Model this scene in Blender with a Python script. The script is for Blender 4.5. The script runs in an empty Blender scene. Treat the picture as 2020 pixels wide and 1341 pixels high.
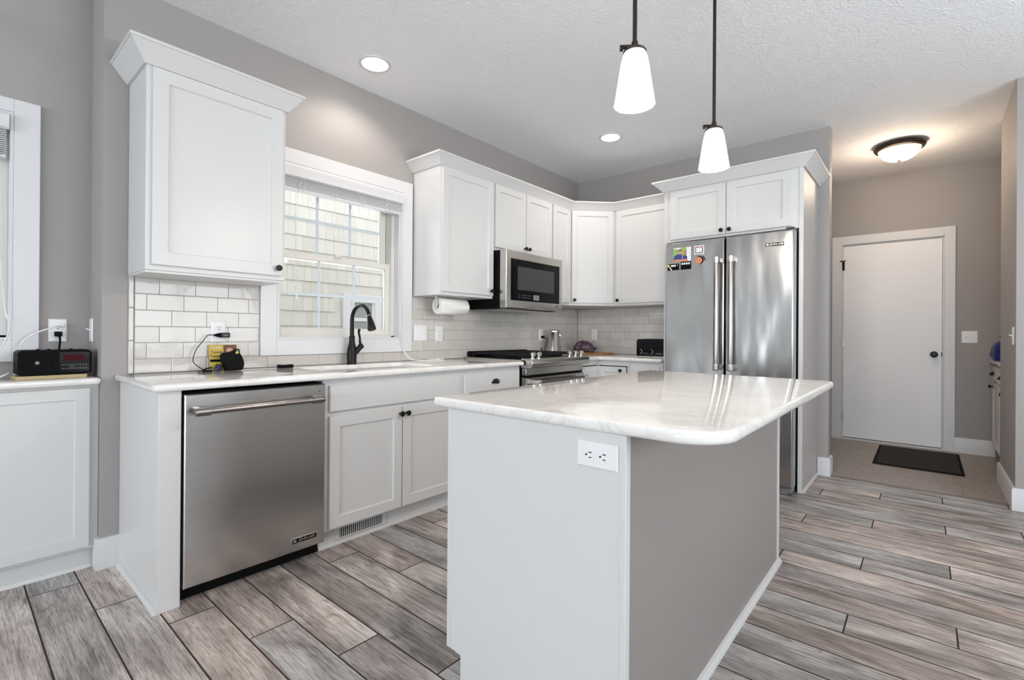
import bpy, bmesh, math, random
from mathutils import Vector, Matrix
random.seed(7)
PI = math.pi
S = bpy.context.scene
COL = S.collection

# ------------------------------------------------------------------ camera
F_PX, YAW, PITCH, ROLL, SHIFT = 955.67, 40.397, 0.09, 0.4105, -15.45
CAM = Vector((2.8737, 0.028, 1.0958))
a, b, r = math.radians(YAW), math.radians(PITCH), math.radians(ROLL)
Fv = Vector((-math.sin(a), math.cos(a), 0)); Rv = Vector((math.cos(a), math.sin(a), 0)); Uv = Vector((0, 0, 1))
F2 = math.cos(b)*Fv + math.sin(b)*Uv; U2 = -math.sin(b)*Fv + math.cos(b)*Uv
R3 = math.cos(r)*Rv + math.sin(r)*U2; U3 = -math.sin(r)*Rv + math.cos(r)*U2
cam_d = bpy.data.cameras.new('camera'); cam = bpy.data.objects.new('camera', cam_d); COL.objects.link(cam)
cam_d.sensor_fit = 'HORIZONTAL'; cam_d.sensor_width = 36.0; cam_d.lens = F_PX*36/2020
cam_d.shift_y = SHIFT/2020
cam_d.clip_start = 0.02
cam.matrix_world = Matrix(((R3.x, U3.x, -F2.x, CAM.x), (R3.y, U3.y, -F2.y, CAM.y), (R3.z, U3.z, -F2.z, CAM.z), (0, 0, 0, 1)))
S.camera = cam

# ------------------------------------------------------------------ view, world, big lights
S.view_settings.view_transform = 'Standard'
S.view_settings.look = 'None'
S.view_settings.gamma = 1.0
S.view_settings.use_curve_mapping = False
S.view_settings.exposure = 0.26
try:
    S.cycles.max_bounces = 12; S.cycles.diffuse_bounces = 6; S.cycles.glossy_bounces = 6
    S.cycles.transparent_max_bounces = 12; S.cycles.sample_clamp_indirect = 6.0
    S.cycles.caustics_reflective = False; S.cycles.caustics_refractive = False
except Exception:
    pass
W = bpy.data.worlds.new('overcast_sky'); S.world = W; W.use_nodes = True
bg = W.node_tree.nodes['Background']
bg.inputs[0].default_value = (0.93, 0.97, 1.0, 1); bg.inputs[1].default_value = 2.25

REAR_UP, SIDE_UP = 4.0, 6.5      # tilts the added lamps upward to brighten the ceiling
def area(name, loc, to, sx, sy, power, color):
    d = bpy.data.lights.new(name, 'AREA'); d.shape = 'RECTANGLE'; d.size = sx; d.size_y = sy
    d.energy = power; d.color = color
    o = bpy.data.objects.new(name, d); COL.objects.link(o); o.location = loc
    o.rotation_euler = (Vector(to)-Vector(loc)).to_track_quat('-Z', 'Y').to_euler()
    return o
# lamps added in unseen openings behind and right of the camera, as daylight
area('added_daylight_rear', (3.3, -7.42, 1.30), (3.3, 0, 1.30+REAR_UP), 3.6, 2.3, 225, (0.82, 0.92, 1.0))
area('added_daylight_dining', (5.32, 1.8, 1.45), (0, 1.8, 1.45+SIDE_UP), 3.0, 1.7, 62, (0.84, 0.93, 1.0))
area('added_daylight_living', (5.32, -4.0, 1.45), (0, -4.0, 1.45+SIDE_UP), 3.0, 1.7, 55, (0.84, 0.93, 1.0))
# daylight from the sky through the two windows on the left wall
area('daylight_sink_window', (-0.20, 1.72, 1.57), (1, 1.72, 1.45), 0.8, 0.9, 7.4, (0.95, 0.98, 1.0))
area('daylight_left_window', (-0.46, -0.16, 1.57), (1, -0.16, 1.45), 0.7, 0.9, 6, (0.95, 0.98, 1.0))

# ------------------------------------------------------------------ materials
def mat(name, base, rough=0.5, metal=0.0, spec=0.5, coat=0.0):
    m = bpy.data.materials.new(name); m.use_nodes = True
    p = m.node_tree.nodes['Principled BSDF']
    p.inputs['Base Color'].default_value = (*base, 1); p.inputs['Roughness'].default_value = rough
    p.inputs['Metallic'].default_value = metal; p.inputs['Specular IOR Level'].default_value = spec
    p.inputs['Coat Weight'].default_value = coat
    return m
def N(m, t, **k):
    n = m.node_tree.nodes.new(t)
    for kk, v in k.items(): setattr(n, kk, v)
    return n
def LK(m, o, i): m.node_tree.links.new(o, i)
def P(m): return m.node_tree.nodes['Principled BSDF']
def coords(m, scale=(1, 1, 1), rot=(0, 0, 0), src='Object'):
    t = N(m, 'ShaderNodeTexCoord'); mp = N(m, 'ShaderNodeMapping')
    mp.inputs['Scale'].default_value = scale; mp.inputs['Rotation'].default_value = rot
    LK(m, t.outputs[src], mp.inputs['Vector']); return mp.outputs['Vector']
def noise(m, vec, scale, detail=3, rough=0.5, dist=0.0):
    n = N(m, 'ShaderNodeTexNoise'); n.inputs['Scale'].default_value = scale; n.inputs['Detail'].default_value = detail
    n.inputs['Roughness'].default_value = rough; n.inputs['Distortion'].default_value = dist
    LK(m, vec, n.inputs['Vector']); return n.outputs['Fac']
def ramp(m, fac, stops):
    n = N(m, 'ShaderNodeValToRGB'); e = n.color_ramp.elements
    while len(e) < len(stops): e.new(0.5)
    for k, (p, c) in enumerate(stops): e[k].position = p; e[k].color = (*c, 1) if len(c) == 3 else c
    LK(m, fac, n.inputs['Fac']); return n.outputs['Color']
def bump(m, h, strength, dist, prev=None):
    n = N(m, 'ShaderNodeBump'); n.inputs['Strength'].default_value = strength; n.inputs['Distance'].default_value = dist
    LK(m, h, n.inputs['Height'])
    if prev is not None: LK(m, prev, n.inputs['Normal'])
    LK(m, n.outputs['Normal'], P(m).inputs['Normal']); return n.outputs['Normal']
def mixc(m, fac, A, B, mode='MIX'):
    n = N(m, 'ShaderNodeMix', data_type='RGBA', blend_type=mode)
    if isinstance(fac, (int, float)): n.inputs[0].default_value = fac
    else: LK(m, fac, n.inputs[0])
    for s, v in ((n.inputs[6], A), (n.inputs[7], B)):
        if isinstance(v, tuple): s.default_value = (*v, 1)
        else: LK(m, v, s)
    return n.outputs[2]
def math_(m, op, A, B=None):
    n = N(m, 'ShaderNodeMath', operation=op)
    for s, v in ((n.inputs[0], A), (n.inputs[1], B)):
        if v is None: continue
        if isinstance(v, (int, float)): s.default_value = v
        else: LK(m, v, s)
    return n.outputs[0]

M = {}
def paint(name, base, rough, bs=0.04, sc=350):
    m = mat(name, base, rough); v = coords(m); bump(m, noise(m, v, sc, 2), bs, 0.002); return m
M['white'] = paint('white_cabinet_paint', (0.665, 0.665, 0.662), 0.32, 0.015)
M['trim'] = paint('white_trim_paint', (0.70, 0.705, 0.72), 0.4, 0.015)
M['wall'] = paint('grey_wall_paint', (0.365, 0.345, 0.333), 0.6, 0.05, 260)
M['panel'] = paint('grey_panel_paint', (0.30, 0.272, 0.258), 0.45, 0.02, 260)
M['fridge_panel'] = paint('white_paint_with_shade', (0.47, 0.45, 0.438), 0.45, 0.02, 260)  # white paint darkened, the side's shade is put into the base colour
M['door'] = paint('white_door_paint', (0.88, 0.88, 0.90), 0.42, 0.015)
# ceiling with brushed stomp texture
m = mat('textured_ceiling_paint', (0.91, 0.92, 0.935), 0.8); v = coords(m)
n1 = noise(m, v, 11, 2, 0.5, 3.2); n2 = noise(m, v, 34, 2, 0.5, 2.5)
st = math_(m, 'ABSOLUTE', math_(m, 'SUBTRACT', n1, 0.5)); st2 = math_(m, 'ABSOLUTE', math_(m, 'SUBTRACT', n2, 0.5))
hgt = math_(m, 'ADD', math_(m, 'MULTIPLY', st, 1.0), math_(m, 'MULTIPLY', st2, 0.9))
bump(m, hgt, 0.42, 0.03); M['ceiling'] = m
# quartz
m = mat('white_quartz', (0.8, 0.78, 0.76), 0.06); v = coords(m, (1, 1, 1), (0, 0, 0.35))
vn = noise(m, v, 5.5, 6, 0.62, 1.6)
vein = ramp(m, math_(m, 'ABSOLUTE', math_(m, 'SUBTRACT', vn, 0.5)), [(0.0, (1, 1, 1)), (0.03, (0.25, 0.25, 0.25)), (0.12, (0, 0, 0))])
big = ramp(m, noise(m, v, 2.2, 3), [(0.42, (0, 0, 0)), (0.68, (1, 1, 1))])
fac = mixc(m, 1.0, vein, big, 'MULTIPLY')
base = ramp(m, noise(m, coords(m, (1, 7, 7)), 2.0, 4), [(0.3, (0.79, 0.77, 0.745)), (0.7, (0.85, 0.835, 0.815))])
sp = ramp(m, noise(m, v, 420, 1), [(0.70, (0, 0, 0)), (0.78, (1, 1, 1))])
base = mixc(m, math_(m, 'MULTIPLY', sp, 0.25), base, (0.55, 0.53, 0.51))
LK(m, mixc(m, math_(m, 'MULTIPLY', fac, 0.5), base, (0.42, 0.41, 0.41)), P(m).inputs['Base Color'])
P(m).inputs['Coat Weight'].default_value = 0.3; P(m).inputs['Coat Roughness'].default_value = 0.02; M['quartz'] = m
# stainless steels
def steel(name, base, rough, brush=(2, 2, 400), warp=None, wstr=0.0):
    m = mat(name, base, rough, 1.0); v = coords(m, brush); prev = None
    if warp:
        prev = bump(m, noise(m, coords(m, warp), 1.0, 1.5, 0.4), wstr, 0.05)
    bump(m, noise(m, v, 1.0, 2), 0.035, 0.003, prev)
    g = ramp(m, noise(m, v, 1.3, 2), [(0.3, tuple(c*0.9 for c in base)), (0.7, base)])
    LK(m, g, P(m).inputs['Base Color']); P(m).inputs['Anisotropic'].default_value = 0.4
    return m
M['fridge_steel'] = steel('fridge_stainless_steel', (0.46, 0.46, 0.455), 0.20, (3, 3, 600), (4.6, 1, 1.3), 0.42)
M['dark_steel'] = steel('dishwasher_stainless_steel', (0.56, 0.545, 0.53), 0.25, (3, 3, 600), (3.0, 6.0, 0.8), 0.28)
M['steel'] = steel('brushed_steel', (0.60, 0.575, 0.54), 0.24, (3, 3, 500))
M['handle_steel'] = steel('handle_steel', (0.30, 0.275, 0.26), 0.22, (300, 300, 4))
M['chrome'] = mat('polished_chrome', (0.82, 0.82, 0.82), 0.08, 1.0)
M['satin'] = mat('satin_nickel', (0.72, 0.71, 0.68), 0.3, 1.0)
M['bronze'] = mat('oil_rubbed_bronze', (0.009, 0.0075, 0.007), 0.36, 0.0, 0.22)
M['rod'] = mat('dark_bronze_rod', (0.040, 0.028, 0.022), 0.4, 0.6)
M['black'] = mat('black_plastic', (0.005, 0.005, 0.006), 0.5, 0.0, 0.06)
M['black_gloss'] = mat('black_gloss', (0.004, 0.004, 0.005), 0.12, 0.0, 0.15)
M['black_matte'] = mat('black_matte', (0.008, 0.008, 0.008), 0.8, 0.0, 0.1)
M['iron'] = mat('cast_iron', (0.010, 0.010, 0.011), 0.6, 0.0, 0.2); bump(M['iron'], noise(M['iron'], coords(M['iron']), 300, 2), 0.1, 0.002)
M['dgrey'] = mat('dark_grey_plastic', (0.055, 0.058, 0.06), 0.3, 0.0, 0.2)
M['mgrey'] = mat('mid_grey_plastic', (0.22, 0.22, 0.215), 0.4)
M['white_plastic'] = mat('white_plastic', (0.82, 0.82, 0.83), 0.35)
M['vinyl'] = mat('cream_vinyl', (0.72, 0.71, 0.67), 0.4)
M['muntin'] = mat('pale_blue_grid', (0.62, 0.70, 0.76), 0.4)
M['blind'] = mat('white_blind_slats', (0.74, 0.74, 0.76), 0.5)
M['cord'] = mat('white_cord', (0.80, 0.79, 0.76), 0.7)
M['ceramic'] = None
m = mat('glazed_white_tile', (0.74, 0.715, 0.69), 0.07)
at = N(m, 'ShaderNodeAttribute', attribute_name='rnd')
LK(m, ramp(m, at.outputs['Fac'], [(0.0, (0.56, 0.53, 0.495)), (1.0, (0.62, 0.59, 0.555))]), P(m).inputs['Base Color'])
bump(m, noise(m, coords(m), 14, 2), 0.08, 0.01); M['tile'] = m
M['grout'] = mat('tile_grout', (0.42, 0.40, 0.385), 0.9)
# wood-look plank tile
m = mat('grey_wood_plank_tile', (0.3, 0.29, 0.28), 0.36)
at = N(m, 'ShaderNodeAttribute', attribute_name='rnd'); off = math_(m, 'MULTIPLY', at.outputs['Fac'], 37.0)
tc = N(m, 'ShaderNodeTexCoord'); cx = N(m, 'ShaderNodeCombineXYZ'); LK(m, off, cx.inputs[0]); LK(m, off, cx.inputs[1]); LK(m, off, cx.inputs[2])
ad = N(m, 'ShaderNodeVectorMath', operation='ADD'); LK(m, tc.outputs['Object'], ad.inputs[0]); LK(m, cx.outputs[0], ad.inputs[1])
def mp(scale):
    q = N(m, 'ShaderNodeMapping'); q.inputs['Scale'].default_value = scale; LK(m, ad.outputs[0], q.inputs['Vector']); return q.outputs['Vector']
grain = noise(m, mp((3.6, 100, 20)), 1.0, 6, 0.7, 0.9)
fine = noise(m, mp((16, 330, 20)), 1.0, 3, 0.6, 0.5)
cloud = noise(m, mp((2.6, 9, 5)), 1.0, 3, 0.55, 0.6)
ringn = noise(m, mp((1.6, 7.5, 5)), 1.0, 1.5, 0.4, 0.3)
rings = math_(m, 'PINGPONG', math_(m, 'MULTIPLY', ringn, 22.0), 1.0)
knot = ramp(m, noise(m, mp((2.2, 5.5, 3)), 1.0, 1), [(0.60, (0, 0, 0)), (0.70, (1, 1, 1))])
cA = ramp(m, cloud, [(0.28, (0.17, 0.153, 0.145)), (0.47, (0.35, 0.328, 0.316)), (0.68, (0.58, 0.56, 0.545))])
cB = ramp(m, grain, [(0.34, (0.38, 0.36, 0.35)), (0.48, (0.92, 0.92, 0.92)), (0.66, (1.28, 1.28, 1.28))])
c = mixc(m, 0.85, cA, cB, 'MULTIPLY')
cF = ramp(m, fine, [(0.38, (0.45, 0.43, 0.42)), (0.50, (1, 1, 1))])
c = mixc(m, 0.8, c, cF, 'MULTIPLY')
cR = ramp(m, rings, [(0.0, (0.45, 0.43, 0.42)), (0.35, (1, 1, 1))])
c = mixc(m, math_(m, 'MULTIPLY', knot, 0.75), c, mixc(m, 1.0, c, cR, 'MULTIPLY'))
tone = ramp(m, math_(m, 'FRACT', math_(m, 'MULTIPLY', at.outputs['Fac'], 7.3)), [(0.0, (1.00, 1.02, 1.035)), (0.5, (1.06, 1.01, 0.985)), (1.0, (1.13, 0.995, 0.93))])
c = mixc(m, 1.0, c, tone, 'MULTIPLY')
lum = math_(m, 'ADD', 0.90, math_(m, 'MULTIPLY', math_(m, 'FRACT', math_(m, 'MULTIPLY', at.outputs['Fac'], 3.7)), 0.34))
vm = N(m, 'ShaderNodeVectorMath', operation='SCALE'); LK(m, c, vm.inputs[0]); LK(m, lum, vm.inputs['Scale'])
LK(m, vm.outputs[0], P(m).inputs['Base Color'])
bump(m, grain, 0.10, 0.004); M['plank'] = m
M['floor_grout'] = mat('dark_brown_grout', (0.045, 0.030, 0.025), 0.9)
m = mat('beige_hall_tile', (0.42, 0.37, 0.32), 0.4); v = coords(m, (6, 1.5, 1))
LK(m, ramp(m, noise(m, v, 4, 4), [(0.3, (0.29, 0.245, 0.205)), (0.7, (0.37, 0.32, 0.28))]), P(m).inputs['Base Color']); M['hall_tile'] = m
M['hall_grout'] = mat('hall_grout', (0.27, 0.225, 0.19), 0.9)
m = mat('brown_mat_fibre', (0.03, 0.022, 0.018), 0.95); v = coords(m)
LK(m, ramp(m, noise(m, v, 260, 2), [(0.4, (0.012, 0.009, 0.008)), (0.7, (0.055, 0.040, 0.034))]), P(m).inputs['Base Color'])
bump(m, noise(m, v, 200, 2), 0.6, 0.006); M['mat'] = m
m = mat('cream_shingle', (0.78, 0.78, 0.71), 0.8)
at = N(m, 'ShaderNodeAttribute', attribute_name='rnd')
LK(m, ramp(m, at.outputs['Fac'], [(0, (0.63, 0.61, 0.55)), (1, (0.71, 0.69, 0.625))]), P(m).inputs['Base Color'])
bump(m, noise(m, coords(m, (60, 60, 4)), 1.0, 3), 0.25, 0.01); M['shingle'] = m
# glass
m = bpy.data.materials.new('window_glass'); m.use_nodes = True; nt = m.node_tree; nt.nodes.clear()
o = nt.nodes.new('ShaderNodeOutputMaterial'); mx = nt.nodes.new('ShaderNodeMixShader'); tr = nt.nodes.new('ShaderNodeBsdfTransparent')
gl = nt.nodes.new('ShaderNodeBsdfGlossy'); gl.inputs['Roughness'].default_value = 0.02; fr = nt.nodes.new('ShaderNodeFresnel'); fr.inputs[0].default_value = 1.45
nt.links.new(fr.outputs[0], mx.inputs[0]); nt.links.new(tr.outputs[0], mx.inputs[1]); nt.links.new(gl.outputs[0], mx.inputs[2]); nt.links.new(mx.outputs[0], o.inputs[0]); M['glass'] = m
M['dark_glass'] = mat('dark_window_glass', (0.30, 0.33, 0.31), 0.05)
def glow(name, col, strength, base=(0.9, 0.9, 0.9)):
    m = mat(name, base, 0.3); P(m).inputs['Emission Color'].default_value = (*col, 1); P(m).inputs['Emission Strength'].default_value = strength; return m
M['lens'] = glow('lit_lamp_lens', (1.0, 0.93, 0.86), 7.0)
M['shade'] = glow('lit_frosted_glass', (1.0, 0.95, 0.90), 0.32)
M['bulb'] = glow('lit_bulb', (1.0, 0.90, 0.78), 6.0)
M['bowl'] = glow('lit_alabaster_bowl', (1.0, 0.78, 0.52), 0.95, (0.9, 0.82, 0.7))
M['display'] = glow('red_display', (0.25, 0.0, 0.02), 0.04, (0.04, 0.003, 0.008)); P(M['display']).inputs['Specular IOR Level'].default_value = 0.05
M['paper'] = mat('white_paper', (0.84, 0.83, 0.81), 0.9); bump(M['paper'], noise(M['paper'], coords(M['paper']), 120, 2), 0.15, 0.004)
M['wood'] = mat('honey_wood', (0.36, 0.19, 0.08), 0.5)
_m = M['wood']; LK(_m, ramp(_m, noise(_m, coords(_m, (4, 60, 60)), 1.0, 4), [(0.3, (0.26, 0.125, 0.05)), (0.7, (0.45, 0.25, 0.11))]), P(_m).inputs['Base Color'])
M['tan'] = mat('tan_board', (0.46, 0.37, 0.20), 0.6)
M['yellow'] = mat('mustard_card', (0.56, 0.40, 0.07), 0.5)
M['yellow2'] = mat('lemon_print', (0.62, 0.55, 0.06), 0.5)
M['photo_brown'] = mat('brown_print', (0.13, 0.055, 0.03), 0.5)
M['skin'] = mat('skin_print', (0.58, 0.33, 0.23), 0.5)
M['hair'] = mat('dark_hair_print', (0.045, 0.028, 0.02), 0.6)
M['hair2'] = mat('light_brown_hair_print', (0.30, 0.17, 0.08), 0.6)
M['blue_print'] = mat('blue_print', (0.035, 0.05, 0.22), 0.5)
M['green_print'] = mat('leaf_green_print', (0.30, 0.45, 0.13), 0.5)
M['pale_print'] = mat('pale_sky_print', (0.74, 0.75, 0.78), 0.5)
M['white_print'] = mat('white_print', (0.82, 0.82, 0.80), 0.5)
M['orange'] = mat('terracotta_print', (0.62, 0.24, 0.12), 0.5)
M['maroon'] = mat('maroon_print', (0.10, 0.025, 0.025), 0.5)
M['bag_blue'] = mat('blue_bag_film', (0.015, 0.025, 0.16), 0.2)
m = mat('printed_bread_bag', (0.1, 0.05, 0.08), 0.22); v = coords(m)
LK(m, ramp(m, noise(m, v, 32, 3, 0.6, 1.2), [(0.36, (0.02, 0.025, 0.14)), (0.46, (0.085, 0.03, 0.045)), (0.56, (0.16, 0.075, 0.09)), (0.64, (0.40, 0.30, 0.30)), (0.72, (0.06, 0.03, 0.06))]), P(m).inputs['Base Color'])
bump(m, noise(m, v, 45, 3, 0.6, 1.0), 0.6, 0.01); M['bag'] = m
m = mat('dark_blue_patterned_pouch', (0.02, 0.02, 0.06), 0.4); v = coords(m)
LK(m, ramp(m, noise(m, v, 140, 2), [(0.5, (0.006, 0.006, 0.012)), (0.62, (0.03, 0.04, 0.16)), (0.70, (0.30, 0.34, 0.5))]), P(m).inputs['Base Color']); M['pouch'] = m
M['sink'] = mat('stainless_sink', (0.52, 0.52, 0.515), 0.3, 1.0)
M['strip'] = mat('metal_threshold', (0.25, 0.22, 0.20), 0.4, 0.6)
M['ground'] = mat('grass_ground', (0.10, 0.14, 0.06), 0.9)

# ------------------------------------------------------------------ geometry helpers
class G:
    def __init__(s): s.bm = bmesh.new(); s.rnd = {}
    def face(s, vs, mi=0):
        try:
            f = s.bm.faces.new(vs); f.material_index = mi; return f
        except ValueError: return None
    def box(s, x0, y0, z0, x1, y1, z1, mi=0):
        x0, x1 = min(x0, x1), max(x0, x1); y0, y1 = min(y0, y1), max(y0, y1); z0, z1 = min(z0, z1), max(z0, z1)
        v = [s.bm.verts.new((x, y, z)) for z in (z0, z1) for y in (y0, y1) for x in (x0, x1)]
        return [s.face([v[i] for i in q], mi) for q in ((0, 2, 3, 1), (4, 5, 7, 6), (0, 1, 5, 4), (2, 6, 7, 3), (0, 4, 6, 2), (1, 3, 7, 5))]
    def hexa(s, pts, mi=0):
        v = [s.bm.verts.new(p) for p in pts]
        return [s.face([v[i] for i in q], mi) for q in ((0, 3, 2, 1), (4, 5, 6, 7), (0, 1, 5, 4), (1, 2, 6, 5), (2, 3, 7, 6), (3, 0, 4, 7))]
    def prism(s, pts, h, mi=0):           # pts: 3-D polygon, h: extrusion vector
        h = Vector(h); A = [s.bm.verts.new(Vector(p)) for p in pts]; B = [s.bm.verts.new(Vector(p)+h) for p in pts]
        n = len(pts); s.face(A[::-1], mi); s.face(B, mi)
        for i in range(n): s.face([A[i], A[(i+1) % n], B[(i+1) % n], B[i]], mi)
    def ring(s, c, u, v, rr, n): return [s.bm.verts.new(c+u*(rr*math.cos(2*PI*i/n))+v*(rr*math.sin(2*PI*i/n))) for i in range(n)]
    def tube(s, pts, r, n=10, mi=0, cap=True):
        pts = [Vector(p) for p in pts]; rr = r if isinstance(r, (list, tuple)) else [r]*len(pts)
        t0 = (pts[1]-pts[0]).normalized(); u = t0.orthogonal().normalized(); prev = None; rings = []
        for i, p in enumerate(pts):
            t = ((pts[min(i+1, len(pts)-1)]-p).normalized() + (p-pts[max(i-1, 0)]).normalized())
            t = t.normalized() if t.length > 1e-9 else t0
            u = (u - t*u.dot(t)).normalized(); rings.append(s.ring(p, u, t.cross(u), rr[i], n))
        for A, B in zip(rings, rings[1:]):
            for i in range(n): s.face([A[i], A[(i+1) % n], B[(i+1) % n], B[i]], mi)
        if cap: s.face(rings[0][::-1], mi); s.face(rings[-1], mi)
    def cyl(s, p0, p1, r, n=20, mi=0): s.tube([p0, p1], r, n, mi)
    def lathe(s, prof, c=(0, 0, 0), ax=(0, 0, 1), n=28, mi=0, sc=(1, 1)):  # prof [(r, h)]
        ax = Vector(ax).normalized(); u = ax.orthogonal().normalized(); v = ax.cross(u); c = Vector(c); prev = None; first = None
        for (rr, h) in prof:
            if rr < 1e-6: cur = [s.bm.verts.new(c+ax*h)]
            else: cur = [s.bm.verts.new(c+ax*h+u*(rr*sc[0]*math.cos(2*PI*i/n))+v*(rr*sc[1]*math.sin(2*PI*i/n))) for i in range(n)]
            if prev is not None:
                for i in range(n):
                    j = (i+1) % n
                    if len(prev) == 1 and len(cur) > 1: s.face([prev[0], cur[j], cur[i]][::-1], mi)
                    elif len(cur) == 1 and len(prev) > 1: s.face([prev[i], prev[j], cur[0]], mi)
                    elif len(prev) > 1: s.face([prev[i], prev[j], cur[j], cur[i]], mi)
            prev = cur
    def poly(s, outer, holes, z0, z1, mi=0):     # flat slab with holes
        es = []
        for lp in [outer]+holes:
            vs = [s.bm.verts.new((p[0], p[1], z0)) for p in lp]
            es += [s.bm.edges.new((vs[i], vs[(i+1) % len(vs)])) for i in range(len(vs))]
        res = bmesh.ops.triangle_fill(s.bm, use_beauty=True, edges=es)
        fs = [g for g in res['geom'] if isinstance(g, bmesh.types.BMFace)]
        ex = bmesh.ops.extrude_face_region(s.bm, geom=fs)
        for g in ex['geom']:
            if isinstance(g, bmesh.types.BMVert): g.co.z = z1
    def eased(s, outer, holes, z0, z1, r=0.011, n=4, mi=0):   # slab with rounded top and bottom edges
        def off(lp, d):
            m_ = len(lp); ar = sum(lp[i][0]*lp[(i+1) % m_][1]-lp[(i+1) % m_][0]*lp[i][1] for i in range(m_)); sg = 1 if ar > 0 else -1
            out = []
            for i in range(m_):
                p = Vector(lp[i]); a_ = (p-Vector(lp[i-1])).normalized(); c_ = (Vector(lp[(i+1) % m_])-p).normalized()
                n1 = Vector((-a_.y, a_.x))*sg; n2 = Vector((-c_.y, c_.x))*sg; q = (n1+n2).normalized()
                out.append(p+q*(d/max(0.3, q.dot(n1))))
            return out
        top = []; bot = []
        for k, lp in enumerate([outer]+holes):
            rows_ = []; sgn = 1 if k == 0 else -1
            for j in range(2*n+2):
                if j <= n: t = 0.5*PI*j/n; d, z = r*(1-math.sin(t)), z0+r*(1-math.cos(t))
                else: t = 0.5*PI*(j-n-1)/n; d, z = r*(1-math.cos(t)), z1-r*(1-math.sin(t))
                rows_.append([s.bm.verts.new((p.x, p.y, z)) for p in off(lp, d*sgn)])
            for A_, B_ in zip(rows_, rows_[1:]):
                for i in range(len(A_)): s.face([A_[i], A_[(i+1) % len(A_)], B_[(i+1) % len(A_)], B_[i]], mi)
            bot.append(rows_[0]); top.append(rows_[-1])
        for loops in (bot, top):
            es = []
            for lp in loops:
                for i in range(len(lp)):
                    e_ = s.bm.edges.get((lp[i], lp[(i+1) % len(lp)])); es.append(e_)
            bmesh.ops.triangle_fill(s.bm, use_beauty=True, edges=es)
    def sweep(s, path, prof, mi=0):    # path [(x,y)], profile [(outward, z)], outward = right of travel
        n = len(path); rows = []
        for i in range(n):
            p = Vector(path[i]); d0 = (p-Vector(path[i-1])).normalized() if i > 0 else None; d1 = (Vector(path[i+1])-p).normalized() if i < n-1 else None
            nn = lambda d: Vector((d.y, -d.x))
            if d0 is None: m_ = nn(d1)
            elif d1 is None: m_ = nn(d0)
            else:
                q = (nn(d0)+nn(d1)).normalized(); m_ = q/max(0.2, q.dot(nn(d0)))
            rows.append([s.bm.verts.new((p.x+m_.x*o, p.y+m_.y*o, z)) for o, z in prof])
        k = len(prof)
        for A, B in zip(rows, rows[1:]):
            for i in range(k): s.face([A[i], A[(i+1) % k], B[(i+1) % k], B[i]], mi)
        s.face(rows[0][::-1], mi); s.face(rows[-1], mi)
    def shaker(s, x0, z0, x1, z1, yf, t=0.019, rail=0.054, rec=0.009, mi=0):   # front faces -y
        b_ = 0.004
        def q(d, y): return [s.bm.verts.new(p) for p in ((x0+d, y, z0+d), (x1-d, y, z0+d), (x1-d, y, z1-d), (x0+d, y, z1-d))]
        L = [q(0, yf+t), q(0, yf+0.002), q(0.002, yf), q(rail, yf), q(rail+b_, yf+rec)]
        s.face(L[0][::-1], mi)
        for A, B in zip(L, L[1:]):
            for i in range(4): s.face([A[i], A[(i+1) % 4], B[(i+1) % 4], B[i]], mi)
        s.face(L[-1], mi)
    def slab(s, x0, z0, x1, z1, yf, t=0.019, mi=0, ch=0.004):
        def q(d, y): return [s.bm.verts.new(p) for p in ((x0+d, y, z0+d), (x1-d, y, z0+d), (x1-d, y, z1-d), (x0+d, y, z1-d))]
        L = [q(0, yf+t), q(0, yf+ch), q(ch, yf)]
        s.face(L[0][::-1], mi)
        for A, B in zip(L, L[1:]):
            for i in range(4): s.face([A[i], A[(i+1) % 4], B[(i+1) % 4], B[i]], mi)
        s.face(L[-1], mi)
    def build(s, name, mats, parent=None, loc=(0, 0, 0), rz=0.0, bevel=0.0, seg=2, smooth=True, attr=None, ang=35, mw=None):
        bm = s.bm
        bmesh.ops.recalc_face_normals(bm, faces=bm.faces[:])
        me = bpy.data.meshes.new(name); bm.faces.index_update()
        vals = [attr(f) for f in bm.faces] if attr else None
        bm.to_mesh(me); bm.free()
        if vals is not None:
            A = me.attributes.new('rnd', 'FLOAT', 'FACE')
            for i, x in enumerate(vals): A.data[i].value = x
        for mm in (mats if isinstance(mats, (list, tuple)) else [mats]): me.materials.append(mm)
        if smooth:
            me.polygons.foreach_set('use_smooth', [True]*len(me.polygons)); me.set_sharp_from_angle(angle=math.radians(ang))
        o = bpy.data.objects.new(name, me); COL.objects.link(o); o.location = loc; o.rotation_euler = (0, 0, rz)
        if parent: o.parent = parent
        if bevel:
            md = o.modifiers.new('edge_bevel', 'BEVEL'); md.width = bevel; md.segments = seg; md.limit_method = 'ANGLE'; md.angle_limit = math.radians(40); md.harden_normals = False
        return o
def tag(o, label=None, cat=None, group=None, kind=None):
    if label: o['label'] = label
    if cat: o['category'] = cat
    if group: o['group'] = group
    if kind: o['kind'] = kind
    return o
def thing(name, label, cat, loc=(0, 0, 0), rz=0.0, group=None, kind=None):
    o = bpy.data.objects.new(name, None); COL.objects.link(o); o.location = loc; o.rotation_euler = (0, 0, rz); o.empty_display_size = 0.1
    return tag(o, label, cat, group, kind)
def dup(root, loc, label=None, group=None):
    rt = root.copy(); COL.objects.link(rt); rt.location = loc
    if label: rt['label'] = label
    if group: rt['group'] = group
    for ch in list(root.children):
        c_ = ch.copy(); COL.objects.link(c_); c_.parent = rt
        for g in list(ch.children):
            d_ = g.copy(); COL.objects.link(d_); d_.parent = c_
    return rt
def struct(name, g, mats, **k):
    o = g.build(name, mats, **k); o['kind'] = 'structure'; return o
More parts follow.
